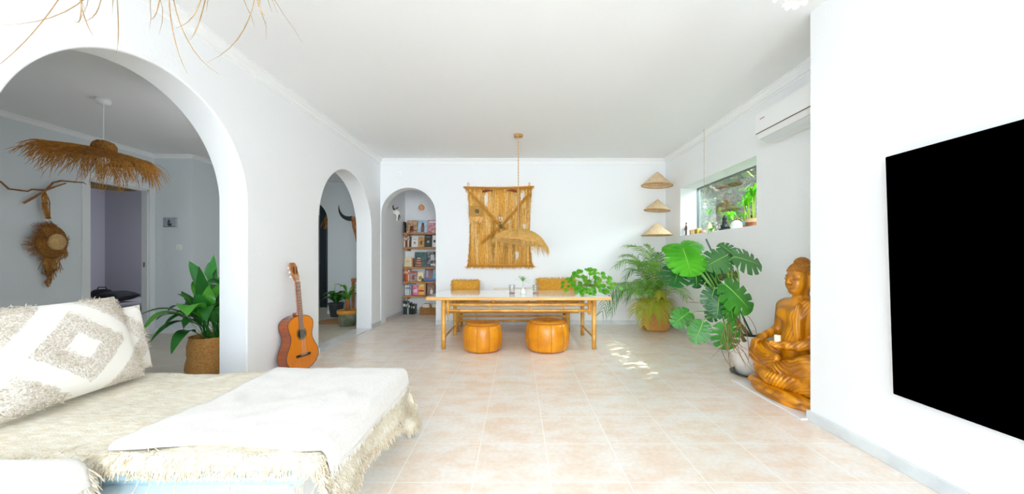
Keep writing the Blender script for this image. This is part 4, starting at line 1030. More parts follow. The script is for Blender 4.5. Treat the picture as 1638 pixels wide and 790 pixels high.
bk_ = thing('wicker_basket', 'rectangular wicker basket under the niche shelves, books on it', 'basket', (-1.78+.09, 7.40, 0))
wick = pmat('wicker', 'b98a55', '96693a', scale=50, rough=.85, bump=.8, bscale=100)
b = MB()
for k in range(9):
    zz = .008+k*.0155; b.tube([(-.225, -.12, zz), (.225, -.12, zz), (.225, .12, zz), (-.225, .12, zz), (-.225, -.12, zz)], .0085, 6)
b.rbox(-.22, .22, -.115, .115, .003, .13, r=.004)
b.build('woven_body', wick, bk_)
MB().rbox(-.232, .232, -.127, .127, .134, .146, r=.004).build('lid', wick, bk_)
for k, (dx, w, hh, nm) in enumerate(((-.11, .15, .055, 'left'), (.10, .19, .055, 'right'))):
    for j in range(3):
        o = thing('book', '%s cream book in the %s pile on the wicker basket' % (['bottom', 'middle', 'top'][j], nm), 'book', (-1.69+dx, 7.38, .147+.021*j), (0, 0, R(random.Random(j+k*3).uniform(-4, 4))), 'books in the arched niche')
        b = MB(); q = w/2-.006*j; b.box(-q, q, -.09, .08, 0, .002); b.box(-q, q, -.09, .08, .017, .019); b.box(-q, q, .078, .08, .002, .017); b.build('cover', cover(['d8bd96', 'c9a888', 'e4d4b4'][j]), o)
        MB().box(-q+.003, q-.003, -.088, .078, .002, .017).build('pages', MATS['book_pages'], o)
# bulb
bu = thing('globe_bulb_pendant', 'bare amber globe bulb hanging in the arched niche', 'lamp', (-1.80, 6.95, 2.06))
MB().tube([(0, 0, .10), (0, 0, ZC-2.06)], .003, 6).build('cord', MATS['cord_e8e8e8'], bu)
MB().lathe([(.018, .055), (.022, .06), (.022, .10), (.008, .112)], 18).build('bulb_socket', pmat('white_socket', 'e4e4e0', rough=.5), bu, smooth=True)
MB().lathe([(.0, -.055), (.03, -.050), (.054, -.02), (.058, .0), (.052, .025), (.03, .05), (.016, .058)], 26).build('glass_globe', pmat('amber_glass', 'e8b98c', rough=.08, trans=.4, coat=.5), bu, smooth=True)
MB().tube([(-.012, 0, .05), (-.016, 0, -.01), (-.006, 0, -.02), (.006, 0, .0), (.016, 0, -.02), (.012, 0, .05)], .0012, 4).build('filament', pmat('filament', 'ffb866', emit=3), bu)
MB().lathe([(.05, ZC-2.061), (.05, ZC-2.09), (.01, ZC-2.10)], 20).build('ceiling_rose', MATS['white_socket'], bu)
# animal mask on the niche side wall
mk = thing('carved_mask', 'black and white carved animal head on the left side of the niche', 'wall decoration', (-2.245, 6.88, 1.93)); mk.scale = (.7, .7, .7)
mb = MB(); mb.tube([(-.07, 0, .05), (-.01, -.01, .06), (.05, -.03, .02), (.07, -.05, -.06), (.045, -.06, -.15), (.03, -.065, -.20)], [.05, .075, .075, .055, .032, .018], 14); mb.build('white_head', pmat('mask_white', 'efece2', rough=.5), mk, smooth=True)
for s_ in (-1, 1):
    MB().tube([(-.02, s_*.05, .09), (-.05, s_*.10, .14), (-.04, s_*.17, .18), (.0, s_*.20, .22)], [.02, .016, .012, .003], 9).build('horn', pmat('mask_black', '1d1d1f', rough=.4), mk, smooth=True)
    MB().tube([(.065, s_*.045-.03, .03), (.10, s_*.04-.045, -.06), (.065, s_*.03-.06, -.17)], [.008, .022, .006], 8).build('black_stripe', MATS['mask_black'], mk, smooth=True)

MB().rbox(0, 0, 0, 0, 0, 0) if False else None
cp = thing('cover_plate', 'blank white square plate on the back wall above the niche', 'plate', ((638-828)*6.22/FPX, 6.215, 1.1+(414-279)*6.22/FPX))
MB().rbox(-.045, .045, -.006, .004, -.045, .045, r=.003).build('plate', trimwhite, cp)
MB().ball((0, -.0065, 0), .005, 8).build('screw', MATS['steel'], cp)
# ================================================================ CARVED SEATED STATUE
def surface_nets(fn, lo, hi, step):
    n = [int(math.ceil((hi[i]-lo[i])/step))+1 for i in range(3)]
    ax = [np.linspace(lo[i], lo[i]+step*(n[i]-1), n[i], dtype=np.float32) for i in range(3)]
    D = np.empty(n, np.float32)
    for i0 in range(0, n[0], 12):
        X, Y, Z = np.meshgrid(ax[0][i0:i0+12], ax[1], ax[2], indexing='ij'); D[i0:i0+12] = fn(X, Y, Z)
    s = D < 0
    cn = [k-1 for k in n]; cnt = np.zeros(cn, np.float32); P = np.zeros(cn+[3], np.float32)
    sl = lambda o: tuple(slice(o[i], o[i]+cn[i]) for i in range(3))
    corners = [(a, b, c) for a in (0, 1) for b in (0, 1) for c in (0, 1)]
    for c in corners:
        for k in range(3):
            if c[k]: continue
            d = list(c); d[k] = 1; A, B = D[sl(c)], D[sl(d)]; m = (A < 0) != (B < 0)
            t = np.where(m, A/np.where(m, A-B, 1), 0)
            for j in range(3): P[..., j] += np.where(m, c[j]+(t if j == k else 0), 0)
            cnt += m
    act = cnt > 0; idx = -np.ones(cn, np.int64); idx[act] = np.arange(act.sum())
    I = np.argwhere(act); V = (I+P[act]/cnt[act][:, None])*step+np.array(lo)
    F = []
    for k in range(3):
        i, j = [(1, 2), (2, 0), (0, 1)][k]
        a = [slice(1, n[q]-1) for q in range(3)]; a[k] = slice(0, n[k]-1); b = list(a); b[k] = slice(1, n[k])
        A, B = s[tuple(a)], s[tuple(b)]; e = np.argwhere(A != B); off = np.array([1, 1, 1]); off[k] = 0; e = e+off
        def cell(di, dj):
            q = e.copy(); q[:, i] -= di; q[:, j] -= dj; return idx[q[:, 0], q[:, 1], q[:, 2]]
        Q = np.stack([cell(0, 0), cell(1, 0), cell(1, 1), cell(0, 1)], 1)
        inside = s[tuple((e).T)]
        Q[~inside] = Q[~inside][:, ::-1]; F.append(Q)
    return V, np.concatenate(F)
def smin(a, b, k): h = np.clip(.5+.5*(b-a)/k, 0, 1); return b*(1-h)+a*h-k*h*(1-h)
def caps(X, Y, Z, p, q, r0, r1):
    dx, dy, dz = q[0]-p[0], q[1]-p[1], q[2]-p[2]; L = dx*dx+dy*dy+dz*dz
    t = np.clip(((X-p[0])*dx+(Y-p[1])*dy+(Z-p[2])*dz)/L, 0, 1)
    return np.sqrt((X-p[0]-t*dx)**2+(Y-p[1]-t*dy)**2+(Z-p[2]-t*dz)**2)-(r0+(r1-r0)*t)
def ell(X, Y, Z, c, r):
    k = np.sqrt(((X-c[0])/r[0])**2+((Y-c[1])/r[1])**2+((Z-c[2])/r[2])**2)
    return (k-1)*min(r)
HEADYAW = R(11)
def statue_sdf(F, L, Z):
    a = (F, L, Z)
    d = ell(*a, (-.03, 0, .24), (.15, .21, .14))
    d = smin(d, ell(*a, (.01, 0, .42), (.115, .145, .16)), .05)
    d = smin(d, ell(*a, (.0, 0, .62), (.105, .165, .17)), .05)
    d = smin(d, ell(*a, (.07, .065, .66), (.055, .075, .055)), .03)
    d = smin(d, ell(*a, (.07, -.065, .66), (.055, .075, .055)), .03)
    d = smin(d, caps(*a, (-.015, -.15, .715), (-.015, .15, .715), .068, .068), .05)
    # arms
    rt = caps(*a, (-.015, .195, .70), (-.03, .262, .50), .062, .050)
    rt = smin(rt, caps(*a, (-.03, .262, .50), (.075, .268, .455), .048, .034), .02)
    d = smin(d, rt, .022)
    lf = caps(*a, (-.015, -.195, .70), (-.03, -.262, .50), .064, .056)
    lf = smin(lf, caps(*a, (-.03, -.262, .50), (.12, -.14, .435), .052, .032), .02)
    d = smin(d, lf, .022)
    # legs wrapped in the robe
    g = None
    for sg in (1, -1):
        lg = caps(*a, (-.03, sg*.13, .24), (.105, sg*.262, .290), .11, .114)
        lg = smin(lg, caps(*a, (.13, sg*.25, .30), (.18, sg*.03, .25), .085, .05), .03)
        lo = caps(*a, (.11, sg*.275, .165), (.215, sg*.03, .155), .074, .054)
        k = np.sqrt((F-.02)**2+(L-sg*.16)**2+(Z-.42)**2)
        lg = lg-.0062*np.sin(k*2*np.pi/.026)*np.clip((.43-Z)/.06, 0, 1)
        k2 = np.sqrt((F-.05)**2+(L-sg*.30)**2+(Z-.02)**2)
        lo = lo-.0055*np.sin(k2*2*np.pi/.024)
        q = smin(lg, lo, .012); g = q if g is None else smin(g, q, .02)
    sk = ell(*a, (.13, 0, .155), (.12, .17, .07))-.004*np.sin((np.abs(L)+Z*.6)*2*np.pi/.03)
    g = smin(g, sk, .02); d = smin(d, g, .015)
    # resting foot with toes
    d = smin(d, caps(*a, (.175, .02, .315), (.165, .16, .335), .030, .024), .012)
    for t in range(5): d = smin(d, caps(*a, (.185-.011*t, .165, .34-.002*t), (.182-.011*t, .192-.005*t, .343), .0085, .0065), .004)
    # hands: the right one over the knee, the left one open in the lap
    d = smin(d, caps(*a, (.075, .268, .455), (.135, .262, .432), .030, .030), .015)
    for t in range(4):
        l0 = .238+.016*t; ln = (.0, .008, .006, -.006)[t]
        d = smin(d, caps(*a, (.145, l0, .428), (.196, l0-.001, .398), .0105, .0098), .005)
        d = smin(d, caps(*a, (.196, l0-.001, .398), (.214, l0-.002, .335-ln), .0098, .0075), .004)
    d = smin(d, caps(*a, (.11, .235, .44), (.165, .215, .408), .011, .009), .006)
    d = smin(d, caps(*a, (.12, -.14, .435), (.20, -.055, .425), .026, .026), .02)
    d = smin(d, ell(*a, (.20, -.045, .425), (.045, .05, .016)), .014)
    for t in range(4):
        f0 = .176+.017*t; ln = (.0, .010, .008, -.008)[t]
        d = smin(d, caps(*a, (f0, -.012, .426), (f0-.002, .045, .424), .0095, .0088), .005)
        d = smin(d, caps(*a, (f0-.002, .045, .424), (f0-.006, .082+ln, .434), .0085, .0068), .004)
    d = smin(d, caps(*a, (.225, -.07, .43), (.245, -.02, .446), .010, .0085), .006)
    # robe over the left shoulder, raised hem and pleats
    line = -.085+(.80-Z)*.33
    m = np.clip((line-L)/.010, 0, 1)*np.clip((Z-.40)/.03, 0, 1)*np.clip((.83-Z)/.03, 0, 1)
    d = d-m*(.008+.0026*np.sin((L*.95+Z*.30)*2*np.pi/.026))
    hem = np.abs(L-line); d = d-.005*np.exp(-(hem/.008)**2)*np.clip((Z-.42)/.03, 0, 1)*np.clip((.80-Z)/.03, 0, 1)*(F > 0)
    pl = ell(*a, (.085, -.105, .60), (.042, .040, .155))-.0035*np.sin(L*2*np.pi/.020)
    d = smin(d, pl, .006)
    ms = np.clip((-L-.17)/.02, 0, 1)*np.clip((Z-.42)/.03, 0, 1); d = d-ms*.003*np.sin((Z+F*.7)*2*np.pi/.028)
    # neck and head
    d = smin(d, caps(*a, (-.01, 0, .74), (.0, 0, .86), .058, .050), .03)
    d = d-.0016*np.sin(Z*2*np.pi/.022)*np.exp(-((Z-.80)/.02)**2)
    b_ = a; ch, shh = math.cos(HEADYAW), math.sin(HEADYAW); a = (F*ch-L*shh, F*shh+L*ch, Z)
    h = ell(*a, (.0, 0, .945), (.098, .083, .120)); h = smin(h, ell(*a, (.035, 0, .872), (.058, .056, .058)), .035)
    h = smin(h, ell(*a, (.045, .035, .905), (.045, .035, .04)), .02); h = smin(h, ell(*a, (.045, -.035, .905), (.045, .035, .04)), .02)
    h = smin(h, ell(*a, (.078, 0, .843), (.022, .026, .020)), .014)
    for sg in (1, -1):
        h = smin(h, caps(*a, (.082, sg*.018, .968), (.070, sg*.058, .966), .012, .008), .012)
        h = -smin(-h, ell(*a, (.106, sg*.036, .948), (.022, .025, .014)), .008)
        h = smin(h, ell(*a, (.079, sg*.036, .944), (.020, .025, .0135)), .004)
        e = caps(*a, (-.005, sg*.086, .965), (.0, sg*.088, .865), .014, .012); e = smin(e, ell(*a, (-.01, sg*.092, .965), (.022, .010, .030)), .01)
        h = smin(h, e, .008)
        h = smin(h, ell(*a, (.104, sg*.0155, .9115), (.012, .010, .009)), .006)
        h = smin(h, ell(*a, (.095, sg*.013, .8865), (.013, .019, .0065)), .004)
    h = smin(h, caps(*a, (.090, 0, .966), (.113, 0, .918), .0085, .0135), .009)
    h = smin(h, ell(*a, (.097, 0, .8745), (.013, .022, .008)), .004)
    d = smin(d, h, .018)
    return np.maximum(d, .108-Z)
SX, SY = 2.235, 2.935
st = thing('seated_statue', 'carved amber wood seated monk statue holding a candle beside the corner', 'statue', (SX, SY, .012))
V, Fc = surface_nets(statue_sdf, (-.20, -.38, .09), (.275, .38, 1.09), .0056)
V = np.stack([-V[:, 0], V[:, 1], V[:, 2]-.012], 1)
me = bpy.data.meshes.new('body'); me.from_pydata(V.tolist(), [], Fc[:, ::-1].tolist() if False else Fc.tolist()); me.polygons.foreach_set('use_smooth', [True]*len(Fc))
import bmesh
bm = bmesh.new(); bm.from_mesh(me); bmesh.ops.recalc_face_normals(bm, faces=bm.faces); bm.to_mesh(me); bm.free()
body = bpy.data.objects.new('body', me); COL.objects.link(body); body.parent = st
statue_wood = pmat('statue_wood', 'dc900c', 'b26c02', scale=5, rough=.32, coat=.3, wave=3, stretch=(1, 1, .22), bump=.15, bscale=60, contrast=(.2, .85))
me.materials.append(statue_wood)
# snail-shell curls
hr = MB(); G = PI*(3-math.sqrt(5))
def curls(c, r, n, zmin, rad, skip=lambda p: False):
    for i in range(n):
        z = 1-2*(i+.5)/n; q = math.sqrt(1-z*z); a = i*G
        p = Vector((c[0]+r[0]*q*math.cos(a), c[1]+r[1]*q*math.sin(a), c[2]+r[2]*z))
        if p.z < zmin or skip(p): continue
        hr.ball((-p.x, p.y, p.z-.012), rad, 8)
hc, hrad = (-.014, 0, .975), (.106, .092, .100)
curls(hc, hrad, 760, .86, .0068, skip=lambda p: p.x > .02 and p.z < 1.004-.25*max(0, abs(p.y)-.05) or (p.x > -.02 and p.z < .99 and True) and p.x > .0 or (p.x > -.035 and p.z < .93))
curls((-.016, 0, 1.066), (.052, .050, .044), 150, 1.05, .0062)
hr.ball((.014, 0, .963), (.105, .091, .099), 28); hr.ball((.016, 0, 1.054), (.051, .049, .043), 20)
# trim the cap where the face shows
hcap = MB(); keep = []
for f_, m_ in zip(hr.f, hr.m):
    c = sum((Vector(hr.v[i]) for i in f_), Vector())/len(f_); fx = -c.x; zz = c.z+.012
    if zz < 1.0 and fx > .035-(1.0-zz)*.55: continue
    keep.append(f_)
hr.f = keep; hr.m = [0]*len(keep)
HR = Matrix.Rotation(HEADYAW, 4, 'Z')
hr.v = [HR @ Vector(v) for v in hr.v]
hr.build('curled_hair', pmat('statue_hair_wood', 'c88014', '9c5c08', scale=14, rough=.35, coat=.4), st, smooth=True)
def face_point(l, z):        # where the carved face surface lies (unturned head frame)
    c_, s_ = math.cos(HEADYAW), math.sin(HEADYAW); fs = np.linspace(.14, .03, 221)
    # unturned (f, l) -> statue frame
    F_ = fs*c_+l*s_; L_ = -fs*s_+l*c_
    d = statue_sdf(F_.astype(np.float32), L_.astype(np.float32), np.full_like(F_, z, dtype=np.float32))
    k = int(np.argmax(d < 0)); return Vector((-F_[k], L_[k], z-.012))
ln = MB()
for sg in (1, -1):
    ln.tube([face_point(sg*(.036+.0085*k), .9385-.0022*(1-(k/2)**2)) for k in (-2, -1, 0, 1, 2)], [.0007, .0013, .0015, .0013, .0007], 6)
    ln.tube([face_point(sg*(.038+.010*k), .964+.0035*(1-(k/2)**2)) for k in (-2, -1, 0, 1, 2)], [.0004, .0009, .001, .0009, .0004], 6)
ln.build('eye_line', pmat('carved_shadow', '6a3508', rough=.5), st, smooth=True)
MB().tube([face_point(.0085*k, .8808+.0006*k*k) for k in (-2.4, -1.2, 0, 1.2, 2.4)], [.0006, .0013, .0015, .0013, .0006], 6).build('mouth_line', MATS['carved_shadow'], st, smooth=True)
# lotus plinth
pm = MB(); NPt = 22
def sup(a, rx, ry, p=2.6): c, s_ = math.cos(a), math.sin(a); k = (abs(c)**p+abs(s_)**p)**(-1/p); return rx*k*c, ry*k*s_
rings = [(.225, .345, 0), (.232, .352, .012), (.226, .346, .024), (.212, .335, .034), (.236, .356, .048), (.242, .362, .062), (.234, .354, .078), (.212, .334, .092), (.18, .30, .098)]
NA = 220; Vp = []
for (rx, ry, z) in rings:
    for k in range(NA):
        a = 2*PI*k/NA; w = 1+(.055*abs(math.sin(a*NPt/2+.3*math.sin(4*a)))*(1 if .03 < z < .095 else 0)); x, y = sup(a, rx*w*1.07, ry*w*1.0); Vp.append((x-.028, y+.0, z))
m = len(rings); pm.add(Vp, [(i*NA+k, i*NA+(k+1) % NA, (i+1)*NA+(k+1) % NA, (i+1)*NA+k) for i in range(m-1) for k in range(NA)]+[tuple(range(NA))[::-1], tuple((m-1)*NA+k for k in range(NA))])
pm.build('lotus_plinth', statue_wood, st, smooth=True)
cnd = thing('candle', 'small cream candle in the hand of the wooden statue', 'candle', (SX-.206, SY-.035, .4425))
MB().lathe([(.021, 0), (.0225, .004), (.0225, .060), (.020, .064), (.015, .060), (0, .059)], 24).build('wax_body', MATS['wax'], cnd, smooth=True)
MB().tube([(0, 0, .058), (.001, 0, .068)], .0012, 5).build('wick', pmat('wick', '3a3026', rough=.9), cnd)

# ================================================================ TELEVISION, AIR CONDITIONER
tv = thing('television', 'large black wall television on the white wall at the right', 'television', (1.974, .98, 1.015), (0, R(-1.9), 0))
blk = pmat('screen_black', '000000', rough=.9, spec=.0)
MB().rbox(-.046, -.022, -.95, .95, -.615, .615, r=.004).build('screen', blk, tv)
MB().rbox(-.022, -.002, -.6, .6, -.35, .35, r=.01).build('rear_housing', pmat('black_plastic', '101010', rough=.6), tv)
MB().box(-.010, .004, -.2, .2, -.2, .2).build('wall_bracket', MATS['black_plastic'], tv)
ac = thing('air_conditioner', 'white split air conditioner high on the right wall', 'air conditioner', (2.478, 3.13, 2.35))
acw = pmat('ac_white', 'f2f3f3', rough=.35)
prof = [(0, -.14), (-.10, -.14), (-.165, -.105), (-.195, -.055), (-.20, .10), (-.185, .135), (-.15, .145), (0, .145)]
MB().add([(x, y, z) for y in (-.43, .43) for x, z in prof], [(i, (i+1) % 8, 8+(i+1) % 8, 8+i) for i in range(8)]+[tuple(range(8))[::-1], tuple(range(8, 16))]).build('casing', acw, ac)
autosmooth([c for c in ac.children][0], 30)
fl_ = MB(); fl_.add([(x, y, z) for y in (-.40, .40) for x, z in ((-.105, -.145), (-.168, -.110), (-.171, -.114), (-.108, -.150))], [(0, 1, 5, 4), (1, 2, 6, 5), (2, 3, 7, 6), (3, 0, 4, 7), (0, 3, 2, 1), (4, 5, 6, 7)])
fl_.build('louvre_flap', pmat('ac_flap', 'dfe3e5', rough=.4), ac)
MB().box(-.199, -.193, -.43, .425, -.062, -.056).build('vent_gap', pmat('vent_gap', '6a5f58', rough=.8), ac)
MB().box(-.2012, -.1995, .30, .36, .055, .068).build('badge', pmat('badge_red', 'c9a5a0', rough=.5), ac)

# white scalloped shade cut by the top edge
scl = thing('scalloped_ceiling_lamp', 'white scalloped ceiling lamp cut off by the top edge near the right wall', 'lamp', (1.355, 1.8, 2.342))
shadew = pmat('paper_white', 'f6f6f4', rough=.8, trans=.2)
for (r0, z0, n) in ((.055, 0, 9), (.11, .07, 15), (.155, .15, 20)):
    b = MB(); b.grid(lambda s, t, r0=r0, z0=z0, n=n: Vector(((r0-.03*s+.006*abs(math.sin(n*PI*t)))*math.cos(2*PI*t), (r0-.03*s+.006*abs(math.sin(n*PI*t)))*math.sin(2*PI*t), z0+.075*s+.014*(1-s)*(1-abs(math.sin(n*PI*t))))), 4, n*10)
    b.build('scalloped_tier', shadew, scl, smooth=True, thick=.002)
MB().tube([(0, 0, .14), (0, 0, ZC-2.342)], .004, 6).build('cord', MATS['cord_e8e8e8'], scl)
MB().lathe([(.05, ZC-2.343), (.05, ZC-2.37), (.01, ZC-2.38)], 20).build('ceiling_rose', MATS['white_socket'], scl)
b = MB()
for k in range(3):
    a = 2*PI*k/3; b.tube([(0, 0, .2), (.12*math.cos(a), .12*math.sin(a), .22)], .002, 4)
b.tube([(0, 0, .06), (0, 0, .25)], .003, 5); b.build('frame', MATS['white_socket'], scl)

# ================================================================ CONICAL HATS
hatm = pmat('palm_leaf_hat', 'f0d9b8', 'e6c79c', scale=30, rough=.8, bump=.3, bscale=60, trans=.12)
def hat(label, ztop, zb, Rr, tilt):
    x, y = 2.205, 5.88; h = ztop-zb
    o = thing('conical_hat', label, 'hat', (x, y, zb), tilt, 'woven conical hats hung in the far right corner')
    MB().lathe_open([(Rr, 0), (Rr*.99, .004), (Rr*.66, h*.36), (Rr*.33, h*.70), (Rr*.06, h*.97), (0, h)], 44).build('woven_cone', hatm, o, smooth=True, thick=.003)
    b = MB()
    for k in range(7):
        q = .12+.84*k/6.0; b.tube([(Rr*q*math.cos(2*PI*i/40), Rr*q*math.sin(2*PI*i/40), h*interp(q, [.06, .33, .66, 1], [.97, .70, .36, .0])-.006) for i in range(41)], .0032, 5)
    b.build('inner_hoops', pmat('hoop_cane', 'd8ae78', 'c4965c', scale=30, rough=.7), o, smooth=True)
    MB().tube([((Rr+.001)*math.cos(2*PI*i/48), (Rr+.001)*math.sin(2*PI*i/48), .0) for i in range(49)], .0055, 6).build('rim', MATS['hoop_cane'], o, smooth=True)
    MB().tube([(0, 0, h-.01), (0, 0, h+.05)], .0012, 4).build('thread', pmat('thread_white', 'eeeeee', rough=.7), o)
    return o
hat('topmost of the three woven conical hats in the corner', 2.478, 2.26, .235, (0, R(3), 0))
hat('middle and smallest of the three woven conical hats in the corner', 2.044, 1.868, .195, (0, R(4), 0))
hat('lowest of the three woven conical hats in the corner, just above the palm', 1.666, 1.475, .235, (0, 0, 0))
th = MB().tube([(2.205, 5.88, 1.71), (2.205, 5.88, ZC-.002)], .0009, 4).build('hanging_thread', MATS['thread_white']); tag(th, 'fine white thread from the ceiling carrying the three conical hats', 'thread')
# crystal on a beaded string
cr_ = thing('crystal_pendant', 'faceted crystal on a beaded string hanging in front of the window', 'ornament', (2.41, 4.80, 1.76))
b = MB(); Ls = ZC-1.76
b.tube([(0, 0, .03), (0, 0, Ls)], .0012, 4); b.build('string', pmat('bead_string', 'd9c7a8', rough=.6), cr_)
b = MB(); r = random.Random(2)
for k in range(75): b.ball((0, 0, .04+k*(Ls-.06)/75), r.choice((.003, .004, .0048)), 6)
f = b.build('beads', pmat('bead_glass', 'e0cfae', 'bfa27a', scale=40, rough=.3), cr_, smooth=True); f['kind'] = 'stuff'
b = MB(); b.ball((0, 0, 0), .032, 10); b.build('crystal_ball', pmat('crystal', 'dfe6ea', rough=.05, spec=1, metal=.3), cr_)
MB().tube([(-.01, 0, Ls-.002), (0, 0, Ls-.02), (.01, 0, Ls-.002)], .003, 5).build('hook', MATS['steel'], cr_)

# ================================================================ PLANTS
def blade(o, base, ctrl1, ctrl2, tip, w, mat, n=10, fold=.25, side=None, name='leaf', prof=None):
    pts = bez(base, ctrl1, ctrl2, tip, n)
    prof = prof or (lambda t: abs(math.sin(PI*min(1, t*.97+.03)))**.75 if t > 0 else .1)
    MB().ribbon(pts, [max(.002, w*prof(i/n)) for i in range(n+1)], side=side, fold=fold).build(name, mat, o, smooth=True)
belly = pmat('belly_basket', 'c79252', 'a97234', scale=70, rough=.85, bump=.9, bscale=110)
belly2 = pmat('belly_basket_pale', 'd39c55', 'bd8440', scale=70, rough=.85, bump=.8, bscale=110)
# aspidistra in the arch
asp = thing('aspidistra', 'leafy dark green plant in a seagrass belly basket behind the large arch pillar', 'plant', (-2.80, 3.42, 0))
def basket_prof(R1, H1, waist): return [(R1*.72, .0), (R1*.92, .03), (R1, H1*.28), (R1*.97, H1*.42), (R1*waist, H1*.56), (R1*waist*1.03, H1*.60), (R1*.93, H1*.78), (R1*.86, H1*.96), (R1*.87, H1), (R1*.83, H1), (R1*.83, H1*.9)]
rib = lambda a, z: 1+.006*math.sin(z*420)
def basket_mesh(R1, H1, waist):
    pr = basket_prof(R1, H1, waist); zs = [lerp(0, H1, i/60) for i in range(61)]
    rs = [interp(z, [p[1] for p in pr[:9]], [p[0] for p in pr[:9]])*(1+.010*math.sin(z*2*PI/.0125)) for z in zs]
    return [(rs[0]*.6, .0)]+list(zip(rs, zs))+[(R1*.83, H1), (R1*.82, H1*.9)]
MB().lathe_open(basket_mesh(.205, .40, .90), 48).build('belly_basket', belly, asp, smooth=True)
MB().lathe([(.165, .33), (.165, .345), (0, .35)], 30).build('soil', pmat('soil', '3a2c20', '2a2018', scale=40, rough=1), asp)
aspl = pmat('aspidistra_leaf', '1f5f22', '2f7c2a', scale=6, rough=.35, trans=.2, coat=.2, stretch=(1, 1, .3))
aspl2 = pmat('aspidistra_leaf_light', '3f9a2c', '66b83c', scale=6, rough=.35, trans=.35, coat=.2)
asp_prof = lambda t: .10 if t < .28 else abs(math.sin(PI*((t-.28)/.72)**.85))**.8+.02
def asp_leaf(tip, mid, w, mat=aspl, base=None, k=[0]):
    k[0] += 1; a = k[0]*2.4; b = Vector(base or (-2.80+.07*math.cos(a), 3.42+.06*math.sin(a), .345)); tip, mid = Vector(tip), Vector(mid)
    m1 = b.lerp(mid, .6)+Vector((0, 0, .06))
    mb = MB(); n = 16; pts = bez(b, m1, mid, tip, n)
    mb.ribbon(pts, [max(.006, w*asp_prof(i/n)) for i in range(n+1)], side=None, fold=.22)
    o = mb.build('leaf', mat, asp, smooth=True, world=True)
for (tip, mid, w, mt) in (((216, 508, 3.05), (270, 480, 3.2), .10, aspl), ((226, 533, 2.95), (262, 478, 3.1), .11, aspl2), ((240, 548, 2.95), (275, 500, 3.1), .09, aspl), ((274, 566, 2.95), (290, 520, 3.1), .10, aspl),
                          ((250, 512, 3.2), (270, 492, 3.2), .09, aspl), ((303, 418, 3.6), (318, 440, 3.5), .12, aspl), ((318, 426, 3.4), (322, 460, 3.4), .11, aspl), ((346, 430, 3.5), (338, 455, 3.5), .12, aspl),
                          ((284, 470, 3.3), (300, 475, 3.3), .10, aspl2), ((290, 466, 3.5), (305, 480, 3.4), .08, aspl), ((330, 515, 3.1), (325, 470, 3.2), .13, aspl), ((352, 520, 3.3), (345, 470, 3.3), .11, aspl),
                          ((360, 440, 3.6), (350, 450, 3.5), .12, aspl), ((300, 505, 2.95), (296, 470, 3.0), .17, aspl2), ((342, 408, 3.7), (336, 450, 3.6), .11, aspl), ((312, 500, 3.05), (308, 480, 3.2), .12, aspl), ((268, 498, 3.4), (290, 476, 3.4), .10, aspl),
                          ((335, 455, 3.3), (330, 480, 3.3), .10, aspl2), ((356, 480, 3.35), (346, 490, 3.35), .11, aspl), ((325, 440, 3.55), (322, 470, 3.5), .12, aspl),
   ((262, 523, 3.05), (286, 490, 3.15), .10, aspl), ((292, 535, 3.1), (300, 495, 3.1), .10, aspl), ((318, 470, 3.2), (318, 485, 3.2), .12, aspl), ((308, 450, 3.5), (315, 470, 3.4), .10, aspl2), ((300, 480, 3.5), (308, 490, 3.4), .11, aspl), ((340, 500, 3.25), (335, 485, 3.2), .12, aspl), ((334, 420, 3.65), (332, 450, 3.6), .11, aspl), ((350, 455, 3.45), (344, 470, 3.4), .12, aspl2), ((282, 500, 3.5), (300, 490, 3.45), .09, aspl), ((234, 520, 3.3), (268, 486, 3.3), .09, aspl)):
    asp_leaf(at(*tip), at(*mid), w, mt)

# areca palm in a basket, back right corner
pa = thing('areca_palm', 'tall feathery palm in a seagrass basket in the back right corner', 'plant', (2.13, 5.74, 0))
MB().lathe_open(basket_mesh(.215, .31, .97), 48).build('belly_basket', belly2, pa, smooth=True)
MB().lathe([(.17, .24), (.17, .25), (0, .255)], 30).build('soil', MATS['soil'], pa)
palm_g = pmat('palm_leaf', '86b848', '5f9a3a', scale=7, rough=.45, trans=.35)
palm_y = pmat('palm_leaf_yellow', 'cfc040', 'a4b838', scale=7, rough=.45, trans=.4)
palm_d = pmat('palm_leaf_dark', '4c8a40', '6c9c58', scale=7, rough=.45, trans=.3)
cane = pmat('palm_cane', 'b5b04a', '8f9c3a', scale=12, rough=.5)
def frond(o, base, top, tip, mat, ll, n=24, seed=0, w=.013, start=.3):
    r = random.Random(seed); base, top, tip = Vector(base), Vector(top), Vector(tip)
    pts = bez(base, base.lerp(top, .6), top, tip, 26)
    rad = [lerp(.006, .0012, i/26) for i in range(27)]
    ra = MB(); ra.tube(pts, rad, 5); fo = MB()
    for i in range(n):
        t = start+(1-start)*(i+.5)/n; k = t*26; a = int(k); p = pts[a].lerp(pts[min(26, a+1)], k-a); tg = (pts[min(26, a+1)]-pts[a]).normalized()
        L = ll*(.55+.75*math.sin(PI*min(1, (t-start)/(1-start)*.8+.12)))
        sd = tg.cross(Vector((0, 0, 1))); sd = sd.normalized() if sd.length > .1 else Vector((1, 0, 0)); upv = sd.cross(tg)
        for s_ in (1, -1):
            d = (sd*s_*.85+tg*.75+upv*r.uniform(.05, .4)).normalized()
            q = [p+d*L*x-Vector((0, 0, 1))*(L*.55*x*x)*r.uniform(.6, 1.2) for x in (0, .3, .65, 1)]
            fo.ribbon(q, [w*.6, w, w*.75, .001], side=tg, fold=.3)
    f = ra.build('frond_stalk', cane, o, smooth=True, world=True); g = fo.build('frond', mat, o, smooth=False, world=True)
